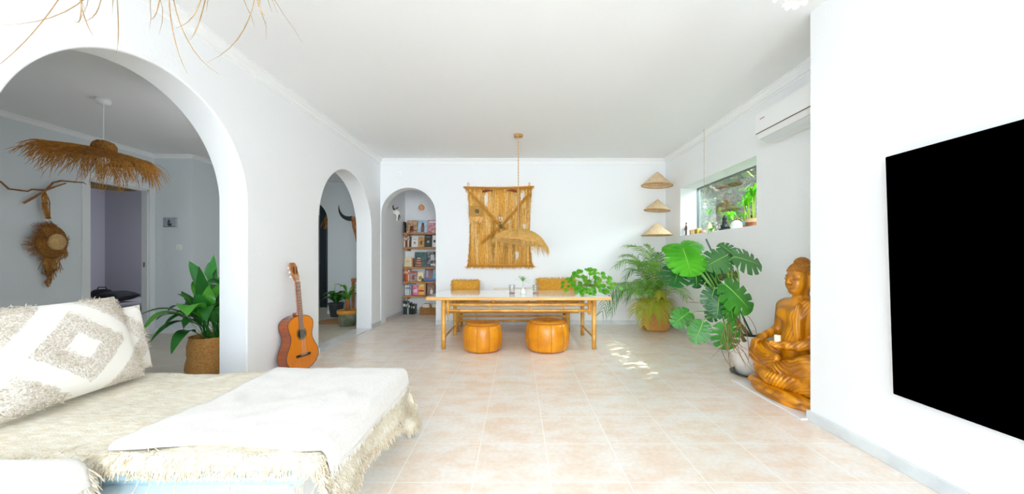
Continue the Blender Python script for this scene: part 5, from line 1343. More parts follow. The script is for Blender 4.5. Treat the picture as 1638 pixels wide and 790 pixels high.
PT = [((1003, 392, 5.45), (1040, 390, 5.6), palm_g, .17), ((1034, 392, 5.75), (1045, 400, 5.75), palm_g, .16), ((985, 425, 5.3), (1020, 395, 5.4), palm_g, .17), ((1000, 445, 5.5), (1020, 408, 5.5), palm_d, .17),
      ((963, 500, 5.15), (990, 420, 5.3), palm_d, .19), ((978, 500, 5.3), (995, 435, 5.3), palm_d, .17), ((990, 470, 5.2), (1010, 430, 5.3), palm_g, .17), ((1012, 470, 5.2), (1025, 430, 5.4), palm_g, .16),
      ((1100, 476, 4.95), (1075, 440, 5.2), palm_g, .15), ((1078, 420, 5.2), (1065, 415, 5.4), palm_d, .12), ((1040, 420, 5.3), (1045, 420, 5.5), palm_g, .16), ((1018, 425, 5.7), (1030, 405, 5.8), palm_g, .16),
      ((1030, 520, 5.15), (1030, 455, 5.25), palm_y, .13), ((1060, 515, 5.2), (1052, 460, 5.3), palm_y, .12), ((1015, 500, 5.2), (1025, 462, 5.3), palm_y, .16), ((1045, 500, 5.15), (1045, 465, 5.25), palm_y, .15), ((1074, 495, 5.3), (1062, 465, 5.4), palm_y, .14),
      ((1008, 418, 5.8), (1030, 412, 5.85), palm_g, .15), ((1055, 405, 5.8), (1052, 415, 5.8), palm_d, .15), ((1068, 455, 5.5), (1058, 440, 5.6), palm_g, .15), ((996, 408, 5.6), (1025, 400, 5.7), palm_g, .15),
      ((1048, 455, 5.35), (1046, 440, 5.5), palm_g, .15), ((1002, 480, 5.6), (1015, 445, 5.6), palm_d, .15), ((1024, 450, 5.25), (1032, 440, 5.4), palm_g, .15), ((1035, 470, 5.2), (1038, 450, 5.3), palm_g, .15), ((1058, 475, 5.25), (1052, 450, 5.4), palm_y, .14)]
for i, (tip, top, mt, ll) in enumerate(PT):
    a = i*2.4; frond(pa, (2.13+.08*math.cos(a), 5.72+.07*math.sin(a), .25), at(*top), at(*tip), mt, ll, n=26, seed=i)
crt = thing('wooden_crate', 'small pale wooden crate standing behind the palm basket', 'crate', (2.27, 6.06, 0))
MB().rbox(-.10, .10, -.012, .012, .0, .56, r=.003).build('back_board', pmat('pale_pine', 'd9b27c', 'c99d62', scale=9, rough=.6), crt)
for (x) in (-.085, .085): MB().rbox(x-.018, x+.018, -.13, -.012, .0, .56, r=.003).build('side_board', MATS['pale_pine'], crt)
for z in (.02, .27, .54): MB().rbox(-.067, .067, -.13, -.012, z-.012, z+.012, r=.003).build('shelf', MATS['pale_pine'], crt)
for z in (.15, .42): MB().rbox(-.065, .065, -.016, -.0125, z-.05, z+.05, r=.001).build('dark_slot', pmat('slot_dark', '54483a', rough=.9), crt)

# monstera
mo = thing('monstera', 'monstera with big split leaves on a stake in a white pot beside the statue', 'plant', (2.235, 3.56, 0))
MB().lathe_open([(.11, 0), (.125, .004), (.165, .16), (.195, .33), (.205, .385), (.19, .385), (.18, .33)], 48).build('pot', pot_white, mo, smooth=True)
MB().lathe([(.18, .33), (.178, .345), (0, .355)], 30).build('soil', MATS['soil'], mo)
MB().lathe([(.13, 0), (.175, .012), (.18, .018), (.13, .006)], 36).build('saucer', pmat('dark_saucer', '3c4a40', rough=.5), mo, smooth=True)
def leafmat(nm, c1, c2, tr=.2):
    return pmat(nm, c1, c2, scale=5, rough=.42, trans=tr, coat=.12)
LM = dict(b=leafmat('monstera_bright', '56bb1c', '3c9c14', .45), d=leafmat('monstera_dark', '1c5c24', '2a6c2c', .15), m=leafmat('monstera_mid', '2c7a22', '42902c', .25), o=leafmat('monstera_olive', '6f7a1c', '4f6a1c', .4), g=leafmat('monstera_greyish', '387036', '4a8042', .2))
def monstera_leaf(c, d, nrm, L, mat, wr=1.0, nslit=5, depth=.45, seed=0, droop=.18, cup=.10):
    r = random.Random(seed); d = Vector(d).normalized(); nrm = Vector(nrm); nrm = (nrm-d*nrm.dot(d)).normalized(); sd = d.cross(nrm)
    NAa, NR = 90, 12; V = []; F = []
    for s_ in (1, -1):
        slits = [lerp(.18, .86, (k+.5)/nslit)+r.uniform(-.02, .02) for k in range(nslit)]
        deps = [depth*r.uniform(.75, 1.15) for _ in slits]; o0 = len(V)
        def margin(a):       # heart outline, a: 0 notch .. 1 tip
            th = PI*(.93-.93*a); rr = .5*(1-.10*math.cos(th))
            x = math.sin(th)*.52*wr*(1+.10*math.sin(2*th)); y = .40-.60*math.cos(th)*(1) if False else .37-.0-.5*math.cos(th)*1.0
            y = .36-.53*math.cos(th) if th < PI/2 else .36-.50*math.cos(th)
            # pull to a pointed tip
            if a > .85: x *= 1-.15*((a-.85)/.15)
            return x, 1-y if False else y
        for ia in range(NAa+1):
          for ir in range(NR+1):
            q = ir/NR; a = ia/NAa
            for sl_, dp in zip(slits, deps):
                if q > 1-dp:
                    hw = .003+.048*(q-(1-dp))
                    if abs(a-sl_) < hw+.55/NAa: a = sl_+(hw if a > sl_ else -hw)
            th = PI*(.94*(1-a)); x = max(0, math.sin(th))**.9*.54*wr; y = .36+.62*math.cos(th) if th < PI/2 else .36+.50*math.cos(th)
            mx = max(0, min(.9, -.0+a*.86))    # point on the midrib
            if True:
                px_ = x*q; py_ = mx*.97+(y-mx*.97)*q
                zz = -droop*(py_**2)*.9-cup*(px_*2)**2*.6+.011*math.cos(a*nslit*2*PI/.68+1.0)*q
                V.append(Vector(c)+sd*s_*px_*L+d*py_*L+nrm*zz*L)
        for ia in range(NAa):
            am = (ia+.5)/NAa
            for ir in range(NR):
                q = (ir+.5)/NR; cut = False
                for sl_, dp in zip(slits, deps):
                    if q > 1-dp and abs(am-sl_) < .003+.048*(q-(1-dp)): cut = True
                    
                if cut: continue
                a0 = o0+ia*(NR+1)+ir; F.append((a0, a0+1, a0+NR+2, a0+NR+1) if s_ > 0 else (a0+NR+1, a0+NR+2, a0+1, a0))
    lf = MB(); lf.add(V, F)
    o = lf.build('leaf', LM[mat], mo, smooth=True, world=True)
    rb = MB(); rb.tube([Vector(c)+d*t*L*.86+nrm*(-droop*.9*(t*.86)**2*L+.002) for t in (0, .25, .5, .75, 1)], [.004, .0035, .003, .002, .001], 5)
    rb.build('midrib', pmat('midrib_green', '8fc052', rough=.4), o, smooth=True, world=True) if False else rb.build('midrib', pmat('midrib_green', '8fc052', rough=.4), mo, smooth=True, world=True)
petm = pmat('petiole', '5c9a3c', '7fae4c', scale=8, rough=.45)
crown0 = at(1170, 505, 3.48); MBt = MB()
ML = [((1092, 397, 3.55), (.02, -.62, -.75), (-.1, -.8, .6), .40, 'b', 1.12), ((1088, 424, 3.85), (-.35, -.4, -.5), (-.3, -.7, .7), .36, 'd', 1.1), ((1100, 394, 3.8), (.55, .3, .18), (0, -.6, .8), .30, 'b', .9),
      ((1095, 398, 3.7), (-.6, .3, .1), (0, -.7, .8), .28, 'b', .9), ((1162, 409, 3.5), (-.8, -.25, -.30), (-.1, -.75, .6), .34, 'g', 1.0), ((1176, 411, 3.45), (.95, -.1, -.22), (.1, -.75, .6), .34, 'g', 1.1),
      ((1172, 407, 3.6), (-.3, .3, .45), (0, -.9, .3), .22, 'g', 1.0), ((1160, 455, 3.3), (.62, -.35, -.66), (.25, -.8, .5), .40, 'm', 1.12), ((1142, 464, 3.38), (-.35, -.2, -.8), (-.3, -.9, .3), .24, 'd', .95),
      ((1150, 478, 3.3), (-.15, -.1, -1), (-.3, -.9, .2), .23, 'd', .9), ((1166, 480, 3.25), (.25, -.1, -1), (.2, -.9, .2), .25, 'm', .9), ((1102, 500, 3.6), (-.85, -.2, -.50), (-.1, -.85, .5), .27, 'm', .95),
      ((1124, 516, 3.35), (-.45, -.2, -.85), (-.35, -.9, .3), .26, 'm', .95), ((1160, 519, 3.3), (.12, -.1, -1), (-.1, -.95, .2), .30, 'm', 1.1), ((1152, 437, 3.75), (.9, .1, -.05), (0, -.9, .5), .30, 'o', .9),
      ((1128, 424, 3.8), (.2, -.2, -1), (0, -.95, .3), .30, 'd', .8), ((1112, 432, 3.7), (.0, -.3, -.8), (.1, -.95, .3), .24, 'd', .9), ((1140, 425, 3.75), (.3, .0, -.9), (0, -1, .2), .3, 'd', .8), ((1150, 490, 3.5), (-.5, -.1, -.6), (0, -1, .3), .22, 'd', .9)]
r = random.Random(4)
for i, (c, d, nm, L, mt, wr) in enumerate(ML):
    C = at(*c); L *= .78; monstera_leaf(C, d, nm, L, mt, wr, nslit=4 if mt != 'b' else 5, seed=i, depth=.26 if mt == 'b' else .62)
    root = crown0.lerp(Vector((2.2, 3.56, .38)), r.uniform(0, .6)); b2 = C-Vector(d).normalized()*.14+Vector((0, .03, -.05))
    MB().tube(bez(root, root.lerp(C, .4)+Vector((0, 0, .05)), b2, C, 12), [.0075]*6+[.0065]*4+[.005]*3, 7).build('petiole', petm, mo, smooth=True, world=True)
s0 = at(1129, 382, 3.62); s1 = Vector((2.25, 3.56, .36))
MB().tube([s0, s1], .008, 8).build('stake', pmat('stake_green', '1f4a3c', rough=.5), mo, world=True)
stm_ = pmat('monstera_stem', '5a6a34', '7a6a3c', scale=14, rough=.7)
MB().tube([Vector((2.24, 3.55, .33)), at(1192, 528, 3.45), at(1178, 510, 3.42), at(1162, 480, 3.48), at(1152, 450, 3.55)], [.018, .017, .016, .013, .009], 9).build('stem', stm_, mo, smooth=True, world=True)
MB().tube([Vector((2.2, 3.55, .33)), at(1190, 545, 3.38), at(1172, 500, 3.36), at(1168, 495, 3.40)], [.016, .016, .014, .010], 9).build('stem', stm_, mo, smooth=True, world=True)
rootm = pmat('aerial_root', '9a6f52', '7c5640', scale=20, rough=.8)
for i in range(15):
    a = at(r.uniform(1158, 1192), r.uniform(500, 535), r.uniform(3.3, 3.45)); e = at(r.uniform(1158, 1206), r.uniform(540, 596), r.uniform(3.1, 3.28)); e.z = max(.01, e.z)
    m1 = a.lerp(e, .35)+Vector((r.uniform(-.16, .12), -.05, r.uniform(-.02, .10))); m2 = a.lerp(e, .7)+Vector((r.uniform(-.18, .10), -.04, r.uniform(-.12, .04)))
    m2.z = max(.01, m2.z); MB().tube(bez(a, m1, m2, e, 10), [.0026]*8+[.002, .0015, .001], 5).build('aerial_root', rootm, mo, smooth=True, world=True)
MB().tube([at(1150, 486, 3.4), at(1120, 484, 3.4), at(1098, 483, 3.42)], [.004, .003, .002], 5).build('aerial_root', rootm, mo, smooth=True, world=True)
MB().tube([at(1150, 486, 3.4), at(1100, 545, 3.3), at(1136, 572, 3.2)][0:1]+[at(1165, 545, 3.25), at(1136, 574, 3.15)], [.003, .003, .001], 5).build('aerial_root', rootm, mo, smooth=True, world=True)
MB().ribbon([at(1176, 530, 3.3), at(1180, 524, 3.28), at(1186, 518, 3.27), at(1190, 520, 3.27)], [.004, .035, .03, .003], fold=.3).build('yellow_leaf', pmat('yellowing', 'd9b42c', rough=.6), mo, smooth=True, world=True)

# plants seen through the second arch
hp = thing('leafy_pot_plant', 'leafy plant in a dark grey pot in the passage beyond the second arch', 'plant', (-3.48, 7.12, 0))
MB().lathe_open([(.085, 0), (.10, .0), (.135, .225), (.145, .235), (.145, .26), (.13, .26), (.12, .2), (0, .2)], 32).build('pot', pmat('charcoal_pot', '474c4f', rough=.5), hp, smooth=True)
r = random.Random(6)
for i in range(34):
    a = r.uniform(0, 2*PI); L = r.uniform(.18, .36); h = r.uniform(.10, .36)
    tip = (math.cos(a)*L*.85, math.sin(a)*L*.6-.03, .22+h*.6); md = (math.cos(a)*L*.5, math.sin(a)*L*.35, .26+h)
    blade(hp, (0, 0, .2), (math.cos(a)*.03, 0, .3), md, tip, r.uniform(.07, .10), aspl if i % 3 else aspl2, prof=asp_prof)
MB().tube([(-.01, 0, .2), (-.02, -.02, .45), (-.01, -.02, .60)], .004, 5).build('flower_stalk', petm, hp)
MB().ball((-.01, -.03, .62), (.012, .012, .05), 8).build('pale_flower', pmat('pale_bloom', 'dfe6c8', rough=.7), hp, smooth=True)
gp = thing('stump_pot_plant', 'plant with a woody stump in a grey pot with golden rim beyond the second arch', 'plant', (-2.80, 6.12, 0))
MB().lathe_open([(.11, 0), (.125, .0), (.148, .20), (.150, .205), (.14, .205), (.13, .17), (0, .17)], 36).build('pot', pmat('mossy_grey_glaze', '8c9484', '5f6a50', scale=9, rough=.3, coat=.4), gp, smooth=True)
MB().lathe_open([(.150, .195), (.162, .205), (.165, .255), (.158, .262), (.146, .258), (.146, .205)], 40).build('golden_rim', pmat('golden_rim', 'd69a3e', 'c08430', scale=30, rough=.6), gp, smooth=True)
MB().tube([(0.0, 0, .17), (.005, 0, .30), (-.005, 0, .42), (.0, 0, .50)], [.045, .036, .032, .016], 9).build('stump', pmat('stump_bark', 'b0703c', '8a5028', scale=18, rough=.9), gp, smooth=True)
for i in range(20):
    a = r.uniform(0, 2*PI); L = r.uniform(.08, .26); h = r.uniform(.05, .30); b0 = (0, 0, r.uniform(.35, .48))
    blade(gp, b0, (math.cos(a)*.02, 0, b0[2]+h*.6), (math.cos(a)*L*.6, math.sin(a)*L*.5, b0[2]+h), (math.cos(a)*L, math.sin(a)*L*.7, b0[2]+h*.7), r.uniform(.06, .09), pmat('fresh_leaf', '6cc02c', '4fa62a', scale=8, rough=.4, trans=.4), prof=asp_prof)
mt_ = thing('round_jute_mat', 'round jute mat on the tiles beyond the second arch', 'mat', (-3.16, 6.52, 0))
b = MB(); b.lathe([(.30, .001), (.302, .008), (.29, .012)]+[(.28-.013*k, .010+.003*(k % 2)) for k in range(21)]+[(0, .011)], 48); b.build('coiled_jute', pmat('jute_mat', 'b98a5a', 'a07444', scale=30, rough=.9), mt_, smooth=True)
MB().tube([(.305*math.cos(2*PI*k/48), .305*math.sin(2*PI*k/48), .007) for k in range(49)], .006, 6).build('edge_braid', MATS['jute_mat'], mt_)
ch = thing('wooden_chair', 'brown wooden chair, just its edge showing behind the second arch jamb', 'chair', (-2.84, 7.05, 0))
cw_ = pmat('chair_wood', 'b4713c', '9a5c2c', scale=9, rough=.5)
for (x, y) in ((-.2, -.19), (.2, -.19), (-.2, .19), (.2, .19)):
    MB().rbox(x-.02, x+.02, y-.02, y+.02, 0, .44 if y > 0 else .72, r=.004).build('leg', cw_, ch)
MB().rbox(-.22, .22, -.21, .21, .44, .47, r=.006).build('seat', cw_, ch)
MB().rbox(-.23, .23, -.215, -.165, .68, .74, r=.008).build('backrest', cw_, ch)
for x in (-.11, 0, .11): MB().rbox(x-.012, x+.012, -.20, -.18, .47, .68, r=.003).build('back_slat', cw_, ch)
# horned skull
sk = thing('carved_horned_skull', 'carved wooden cattle skull with dark curved horns on the passage wall', 'wall decoration', (-3.14, 7.36, 1.76))
skw = pmat('skull_wood', 'c8834a', 'a2622e', scale=10, rough=.5)
mb = MB(); mb.tube([(0, -.02, .12), (0, -.06, .06), (0, -.08, -.05), (0, -.06, -.20), (0, -.04, -.33)], [.08, .115, .09, .055, .04], 14); mb.build('skull', skw, sk, smooth=True)
for s_ in (-1, 1):
    MB().tube([(s_*.06, -.03, .12), (s_*.14, -.03, .14)], [.05, .042], 10).build('horn_core', skw, sk, smooth=True)
    MB().tube(bez((s_*.12, -.03, .14), (s_*.26, -.03, .11), (s_*.40, -.04, .20), (s_*.385, -.04, .40), 14), [lerp(.05, .004, (k/14)**1.3) for k in range(15)], 12).build('horn', pmat('horn_black', '22262b', rough=.35, coat=.4), sk, smooth=True)
    MB().ball((s_*.055, -.125, .03), (.022, .02, .026), 10).build('eye_socket', pmat('socket_dark', '3a2416', rough=.8), sk, smooth=True)
# far hall: dark tiled column and straw tassel
fc = MB(); fc.rbox(-4.475, -4.33, 8.40, 8.6, 0, 2.4, r=.004)
for k in range(1, 11): fc.box(-4.474, -4.331, 8.397, 8.3995, k*.22, k*.22+.008)
o = fc.build('trim_7', pmat('dark_tile_column', '23292d', rough=.25)); o['kind'] = 'structure'
stl = thing('straw_tassel', 'straw tassel hanging at the top of the far hall arch', 'decoration', (-4.02, 7.9, 1.98))
mb = MB(); r = random.Random(9)
for i in range(160): mb.tube(strand_pts((r.uniform(-.03, .03), r.uniform(-.03, .03), .1), (r.uniform(-.5, .5), r.uniform(-.5, .5), -1), r.uniform(.2, .38), .2, 3, .15, r), .003, 3)
f = mb.build('straw_fibres', straw_dark, stl); f['kind'] = 'stuff'
MB().tube([(0, 0, .1), (0, 0, ZL-1.98)], .003, 5).build('cord', MATS['cord_e8e8e8'], stl)

# ================================================================ WINDOW SILL OBJECTS
ZS = wz0+.0065
def sill(px, x): return Vector((x, x*FPX/(px-828), ZS))
fg = thing('suited_figurine', 'small figurine of a man in a brown suit at the sill end', 'figurine', sill(1097.5, 2.545), (0, 0, R(-30)))
sk_ = bpy.data.meshes.new('x'); 
def skin_fig():
    return None
suit = pmat('brown_suit', '4a2a2c', rough=.4, coat=.3)
def suit_sdf(X, Y, Z):
    a = (X, Y, Z); d = caps(*a, (.0, -.014, .012), (.0, -.010, .085), .012, .014)
    d = smin(d, caps(*a, (.0, .014, .012), (.0, .010, .085), .012, .014), .004)
    d = smin(d, ell(*a, (.008, -.014, .006), (.020, .009, .007)), .004); d = smin(d, ell(*a, (.008, .014, .006), (.020, .009, .007)), .004)
    d = smin(d, ell(*a, (0, 0, .115), (.018, .027, .042)), .008)
    for s_ in (1, -1): d = smin(d, caps(*a, (0, s_*.026, .140), (.004, s_*.033, .108), .010, .008), .004); d = smin(d, caps(*a, (.004, s_*.033, .108), (.018, s_*.022, .090), .008, .006), .004)
    d = smin(d, caps(*a, (0, 0, .15), (0, 0, .165), .009, .008), .004); d = smin(d, ell(*a, (.001, 0, .178), (.014, .012, .017)), .003)
    return smin(d, ell(*a, (.015, 0, .176), (.004, .003, .004)), .003)
V, Fc = surface_nets(suit_sdf, (-.03, -.045, -.003), (.035, .045, .20), .0022)
me = bpy.data.meshes.new('body'); me.from_pydata([(-v[0], v[1], v[2]) for v in V.tolist()], [], Fc.tolist()); me.polygons.foreach_set('use_smooth', [True]*len(Fc))
bm = bmesh.new(); bm.from_mesh(me); bmesh.ops.recalc_face_normals(bm, faces=bm.faces); bm.to_mesh(me); bm.free()
me.materials.append(suit); me.materials.append(pmat('painted_skin', 'd39a80', rough=.5))
me.polygons.foreach_set('material_index', [1 if p.center.z > .158 else 0 for p in me.polygons])
ob = bpy.data.objects.new('body', me); COL.objects.link(ob); ob.parent = fg
MB().ball((.003, 0, .186), (.0145, .0135, .012), 12).build('dark_hair', pmat('painted_hair', '2a1a14', rough=.5), fg, smooth=True)
MB().add([(-.0185, -.006, .145), (-.0185, .006, .145), (-.0205, 0, .105)], [(0, 1, 2)]).build('shirt_front', pmat('shirt_white', 'e9e2dc', rough=.6), fg)
ck = thing('alarm_clock', 'small brown clock with a round white face on the sill beside the figurine', 'clock', sill(1107.5, 2.56), (0, 0, R(-28)))
MB().rbox(-.03, .03, -.05, .05, 0, .075, r=.01).build('clock_case', pmat('clock_brown', 'b08a5c', rough=.5), ck)
q = Matrix.Translation((-.031, 0, .040)) @ Matrix.Rotation(R(-90), 4, 'Y')
MB().lathe([(.030, 0), (.030, .004), (0, .004)], 24, M=q).build('clock_face', pmat('face_white', 'f0f0ec', rough=.4), ck)
MB().lathe_open([(.033, -.002), (.036, .003), (.033, .006), (.030, .004)], 24, M=q).build('bezel', pmat('bezel_grey', '8a8a8a', rough=.3, metal=.6), ck)
hb = MB(); hb.box(-.0368, -.0355, -.001, .001, .04, .060); hb.box(-.0368, -.0355, -.001, .014, .039, .041); hb.build('clock_hands', MATS['dark_ink'], ck)
yb = thing('yellow_tin', 'yellow lidded tin behind the little clock on the sill', 'tin', sill(1116, 2.645))
MB().rbox(-.035, .035, -.06, .06, 0, .075, r=.008).build('tin_body', pmat('yellow_paint', 'c9b44a', 'a99838', scale=20, rough=.4), yb)
MB().rbox(-.037, .037, -.062, .062, .075, .092, r=.006).build('lid', pmat('yellow_lid', 'd9c460', rough=.4), yb)
ss = thing('seashell', 'low brown shell lying on the sill left of the white bottle vase', 'shell', sill(1124.5, 2.57))
MB().lathe([(.002, 0), (.045, .004), (.05, .02), (.038, .038), (.018, .05), (.004, .056)], 18, mod=lambda a, z: 1+.08*math.cos(a*9)).build('shell_body', pmat('brown_shell', 'a06a58', 'c9a08a', scale=30, rough=.4), ss, smooth=True)
bv = thing('bottle_vase', 'cream bottle vase with a small papyrus frond on the sill', 'vase', sill(1134.5, 2.575))
MB().lathe([(.034, 0), (.038, .01), (.038, .07), (.028, .10), (.014, .115), (.013, .135), (.019, .142), (.014, .142), (.010, .12)], 24).build('vase_body', pmat('cream_glaze', 'ece6c8', 'd9cf9c', scale=20, rough=.4), bv, smooth=True)
papyrus(bv, (0, 0, .05), .20, 11, .17, 12, pmat('sill_green', '6fbf1e', '4f9f1e', scale=9, rough=.45, trans=.5), .012)
tr_ = thing('trailing_plantlet', 'small trailing green plant spilling over the sill edge below the white bottle vase', 'plant', sill(1139.5, 2.512))
MB().lathe([(.018, 0), (.022, .03), (.018, .03), (0, .026)], 16).build('pot', MATS['white_ceramic'], tr_, smooth=True)
r = random.Random(3)
for i in range(22):
    a = r.uniform(-1.9, 1.9)+PI; L = r.uniform(.03, .07); e = (math.cos(a)*L, math.sin(a)*L*1.2, .03-r.uniform(0, .09) if math.cos(a)*L < -.02 else .035)
    blade(tr_, (0, 0, .028), (math.cos(a)*.01, math.sin(a)*.01, .05), (math.cos(a)*L*.8, math.sin(a)*L, .05), e, .012, MATS['sill_green'])
for k, (px, x, hh, rr_, nm) in enumerate(((1146, 2.64, .12, .028, 'round clear glass bottle behind the trailing plantlet on the sill'), (1150.5, 2.58, .08, .022, 'short clear glass jar beside the black head on the sill'))):
    o = thing('glass_bottle', nm, 'bottle', sill(px, x))
    MB().lathe_open([(0, .002), (rr_, .004), (rr_*1.1, hh*.3), (rr_*.9, hh*.55), (rr_*.35, hh*.72), (rr_*.33, hh*.95), (rr_*.45, hh)], 24).build('glass_body', clear, o, smooth=True)
    MB().ball((0, 0, hh+.004), rr_*.4, 10).build('stopper', pmat('stopper_glass', 'cfd6d6', rough=.1), o, smooth=True)
bb = thing('seated_figure_ornament', 'black seated meditating figure in the middle of the sill', 'statuette', sill(1159, 2.58), (0, 0, R(-25)))
blkst = pmat('black_stone', '23282e', rough=.6)
def bust_sdf(X, Y, Z):
    a = (X, Y, Z); d = ell(*a, (0, 0, .045), (.045, .062, .028)); d = smin(d, ell(*a, (0, 0, .09), (.030, .040, .045)), .02)
    d = smin(d, ell(*a, (.0, 0, .150), (.026, .024, .030)), .010); d = smin(d, ell(*a, (-.004, 0, .180), (.014, .013, .014)), .006)
    for s_ in (1, -1): d = smin(d, caps(*a, (0, s_*.038, .115), (.015, s_*.048, .07), .013, .011), .008); d = smin(d, caps(*a, (.015, s_*.048, .07), (.036, s_*.01, .06), .011, .009), .006)
    return smin(d, ell(*a, (.025, 0, .147), (.005, .004, .006)), .003)
V, Fc = surface_nets(bust_sdf, (-.06, -.08, .01), (.06, .08, .20), .003)
me = bpy.data.meshes.new('body'); me.from_pydata([(-v[0], v[1], v[2]) for v in V.tolist()], [], Fc.tolist()); me.polygons.foreach_set('use_smooth', [True]*len(Fc))
bm = bmesh.new(); bm.from_mesh(me); bmesh.ops.recalc_face_normals(bm, faces=bm.faces); bm.to_mesh(me); bm.free(); me.materials.append(blkst)
ob = bpy.data.objects.new('body', me); COL.objects.link(ob); ob.parent = bb
MB().lathe([(.062, 0), (.064, .010), (.058, .024), (.040, .026)], 24).build('base', blkst, bb, smooth=True)
wd = thing('white_dome_stone', 'smooth white domed stone on the sill right of the black seated figure', 'stone', sill(1178, 2.575))
MB().lathe([(.055, 0), (.066, .02), (.066, .045), (.052, .078), (.025, .098), (0, .104)], 32).build('stone_body', pmat('white_stone', 'eef0f0', rough=.3, trans=.1), wd, smooth=True)
wv = thing('flower_ball', 'small dried flower ball with yellow dots behind the white dome', 'ornament', sill(1180, 2.67))
mb = MB(); mb.ball((0, 0, .09), .055, 14); mb.lathe([(.03, 0), (.02, .04)], 12); mb.build('dark_ball', pmat('dark_moss', '5a4a34', '3c3424', scale=30, rough=.9), wv)
mb = MB()
for i in range(40):
    z = 1-2*(i+.5)/40; q = math.sqrt(1-z*z); mb.ball((.056*q*math.cos(i*G), .056*q*math.sin(i*G), .09+.056*z), .006, 6)
f = mb.build('yellow_dots', pmat('yellow_dot', 'd9b83c', rough=.6), wv)
def sill_palm(name, label, px, x, potfn, canes, seed, zb, hgt, spread):
    o = thing(name, label, 'plant', sill(px, x)); potfn(o); r = random.Random(seed)
    g1 = pmat('bamboo_palm_leaf', '7fd61e', '52a81a', scale=9, rough=.4, trans=.5)
    for c in range(canes):
        bx_, by_ = r.uniform(-.018, .018), r.uniform(-.03, .03); tp = (bx_*1.4-.01, by_*1.6, hgt*r.uniform(.6, .8)); 
        MB().tube([(bx_, by_, zb), tp], .0045, 6).build('cane', pmat('green_cane', 'a9c83c', rough=.45), o)
        for k in range(6):
            a = r.uniform(0, 2*PI); L = spread*r.uniform(.6, 1.1)
            ex = math.cos(a)*L*.35; ey = math.sin(a)*L
            blade(o, (bx_*1.2, by_*1.3, tp[2]*r.uniform(.75, 1)), (ex*.2, ey*.15+by_, tp[2]+L*.5), (ex*.6, ey*.6, tp[2]+L*.75), (max(-.08, min(.07, ex)), ey, tp[2]+L*r.uniform(.0, .6)), .026, g1)
    return o
def cups(o):
    MB().lathe([(.030, 0), (.034, .03)], 20).build('orange_cup', pmat('orange_paint', 'd98a4c', rough=.5), o, smooth=True)
    MB().lathe([(.034, .03), (.040, .075), (.036, .075), (.0, .070)], 20).build('blue_cup', pmat('blue_paint', '7fc4cc', rough=.5), o, smooth=True)
sill_palm('bamboo_palm', 'green leafy stems in a small blue and orange pot on the sill', 1193, 2.58, cups, 3, 5, .07, .34, .17)
def bsk(o):
    MB().lathe([(.055, 0), (.068, .02), (.074, .06), (.070, .095), (.064, .095), (0, .085)], 30).build('basket_pot', pmat('small_basket', 'b07048', '8f5a38', scale=30, rough=.8, bump=.5, bscale=80), o, smooth=True)
    MB().lathe_open([(.0745, .05), (.078, .058), (.078, .078), (.072, .09)], 30).build('pale_band', pmat('pale_band', 'd9b890', rough=.8), o, smooth=True)
sill_palm('bamboo_palm', 'tall green stems in a brown basket pot at the near end of the sill', 1204, 2.585, bsk, 5, 8, .085, .46, .19)
sill_palm('bamboo_palm', 'low green fan leaves behind the black seated figure on the sill', 1168, 2.66, lambda o: MB().lathe([(.03, 0), (.038, .05), (.03, .05), (0, .045)], 20).build('pot', MATS['dark_pot'], o, smooth=True), 2, 15, .045, .16, .20)

# ================================================================ RAFFIA LAMP ABOVE THE SOFA (only its longest fibres reach into the picture)
nl = thing('raffia_pendant_lamp', 'raffia lamp above the daybed, only its dangling fibres showing at the top left', 'lamp', (-1.15, 1.08, 2.36))
mb, zr = raffia_brim('n', .42, .1, .1, 150, 61, drop=.08, Ls=(.10, .3), droop=.2, w0=.0013)
f = mb.build('raffia_strands', pmat('raffia_near', 'ab9068', '8e7048', scale=25, rough=.8), nl, smooth=True); f['kind'] = 'stuff'
r = random.Random(12); mb = MB()
for (a, b_, c_) in (((150, -60), (60, 60), (-10, 110)), ((190, -60), (150, 40), (0, 40)), ((120, -50), (122, 20), (150, 58)), ((125, -50), (140, 60), (118, 32)), ((182, -40), (195, 50), (186, 85)), ((160, -60), (180, 30), (130, 35)),
                    ((262, -60), (262, 50), (300, 118)), ((258, -60), (268, 70), (352, 120)), ((262, -50), (258, 30), (240, 32)), ((332, -60), (335, 30), (282, 45)), ((332, -50), (330, 40), (300, 68)), ((405, -70), (430, 60), (330, 100)), ((402, -60), (412, 20), (426, 38)), ((398, -60), (405, 10), (424, 25))):
    Y0 = r.uniform(1.12, 1.4); A = at(a[0], a[1], Y0); B = at(b_[0], b_[1], Y0); C_ = at(c_[0], c_[1], Y0+r.uniform(-.05, .05))
    rim = Vector((-1.15, 1.08, 2.28))+(A-Vector((-1.15, 1.08, 2.28))).normalized()*.38; rim.z = 2.29
    mb.tube(bez(rim, A, B, C_, 14), [.0016]*12+[.0012, .0008, .0004], 5)
f = mb.build('long_fibres', MATS['raffia_near'], nl, smooth=True, world=True); f['kind'] = 'stuff'
b = MB(); b.grid(lambda s, t: Vector((.39*(.1+.9*s)*math.cos(2*PI*t), .39*(.1+.9*s)*math.sin(2*PI*t), zr(.93*(.1+.9*s), 2*PI*t)-.003)), 10, 40); b.build('woven_brim', MATS['raffia_weave'], nl, smooth=True, thick=.005)
MB().tube([(0, 0, 0), (0, 0, ZC-2.36)], .003, 6).build('cord', MATS['cord_e8e8e8'], nl)
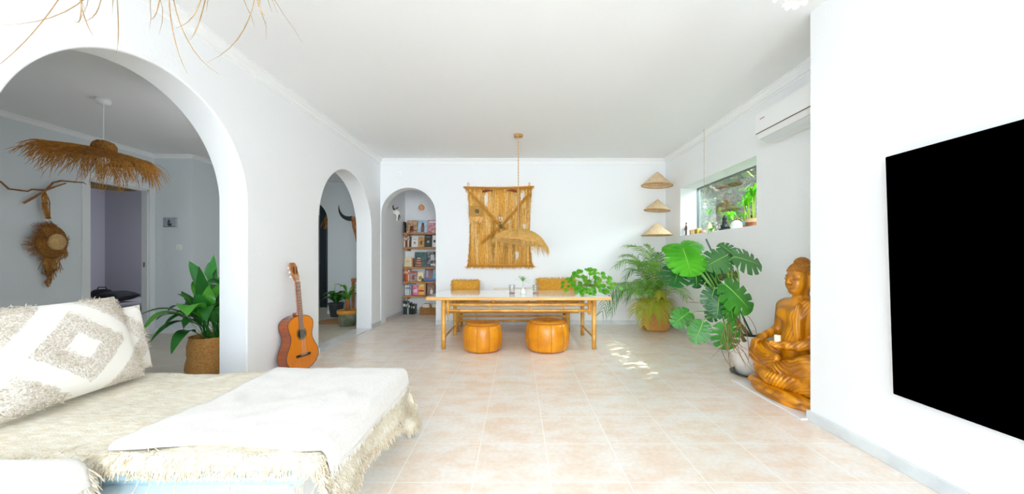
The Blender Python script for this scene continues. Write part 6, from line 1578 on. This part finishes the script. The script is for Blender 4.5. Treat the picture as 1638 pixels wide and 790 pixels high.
MB().lathe([(.05, ZC-2.361), (.05, ZC-2.39), (.01, ZC-2.40)], 20).build('ceiling_rose', MATS['white_socket'], nl)

# ================================================================ GARDEN OUTSIDE THE WINDOW
hg = thing('garden_tree', 'dense leafy tree right outside the window', 'tree', (4.3, 5.6, -.1))
r = np.random.default_rng(5); leaves = MB()
n = 17000
P = np.stack([r.uniform(3.35, 5.6, n), r.uniform(2.9, 10.5, n), r.uniform(-.1, 4.9, n)], 1)
keep = [p for p in P if NZ.noise(Vector(p)*1.1) > -.30]+list(np.stack([r.uniform(3.4, 5.4, 4300), r.uniform(3.6, 7.2, 4300), r.uniform(2.7, 4.9, 4300)], 1))
for p in keep:
    u = Vector(r.normal(size=3)).normalized(); v = u.orthogonal().normalized(); s_ = r.uniform(.05, .115); c = Vector(p)
    leaves.add([c-u*s_, c+v*s_*.45, c+u*s_, c-v*s_*.45], [(0, 1, 2, 3)], int(r.integers(0, 4)))
f = leaves.build('foliage', [pmat('garden_leaf', '5c8a34', '48702c', scale=3, rough=.45, trans=.35), pmat('garden_leaf_light', 'a9cc4c', '84b03a', scale=3, rough=.45, trans=.45), pmat('garden_leaf_dry', 'a9743c', '8c5a30', scale=3, rough=.6, trans=.3), pmat('garden_leaf_deep', '3c6438', '305432', scale=3, rough=.5, trans=.2)], hg, world=True); f['kind'] = 'stuff'
MB().tube([(0, 0, 0), (.1, .1, 1.6), (.0, .3, 3.0)], [.09, .07, .03], 10).build('trunk', pmat('bark', '5c4a38', '463828', scale=12, rough=.9), hg, smooth=True)
for k in range(7):
    a = k*.9; MB().tube([(.05, .1, 1.0+k*.25), (.4*math.cos(a), .1+.8*math.sin(a), 1.7+k*.3), (.7*math.cos(a), 1.9*math.sin(a), 2.3+k*.3)], [.04, .025, .008], 7).build('branch', MATS['bark'], hg, smooth=True)
gw = struct('garden_wall', MB().rbox(6.2, 6.4, -4, 14, -.1, 5.0, r=.01), pmat('garden_wall_ivy', '56603c', '3c4c30', scale=5, rough=.95))
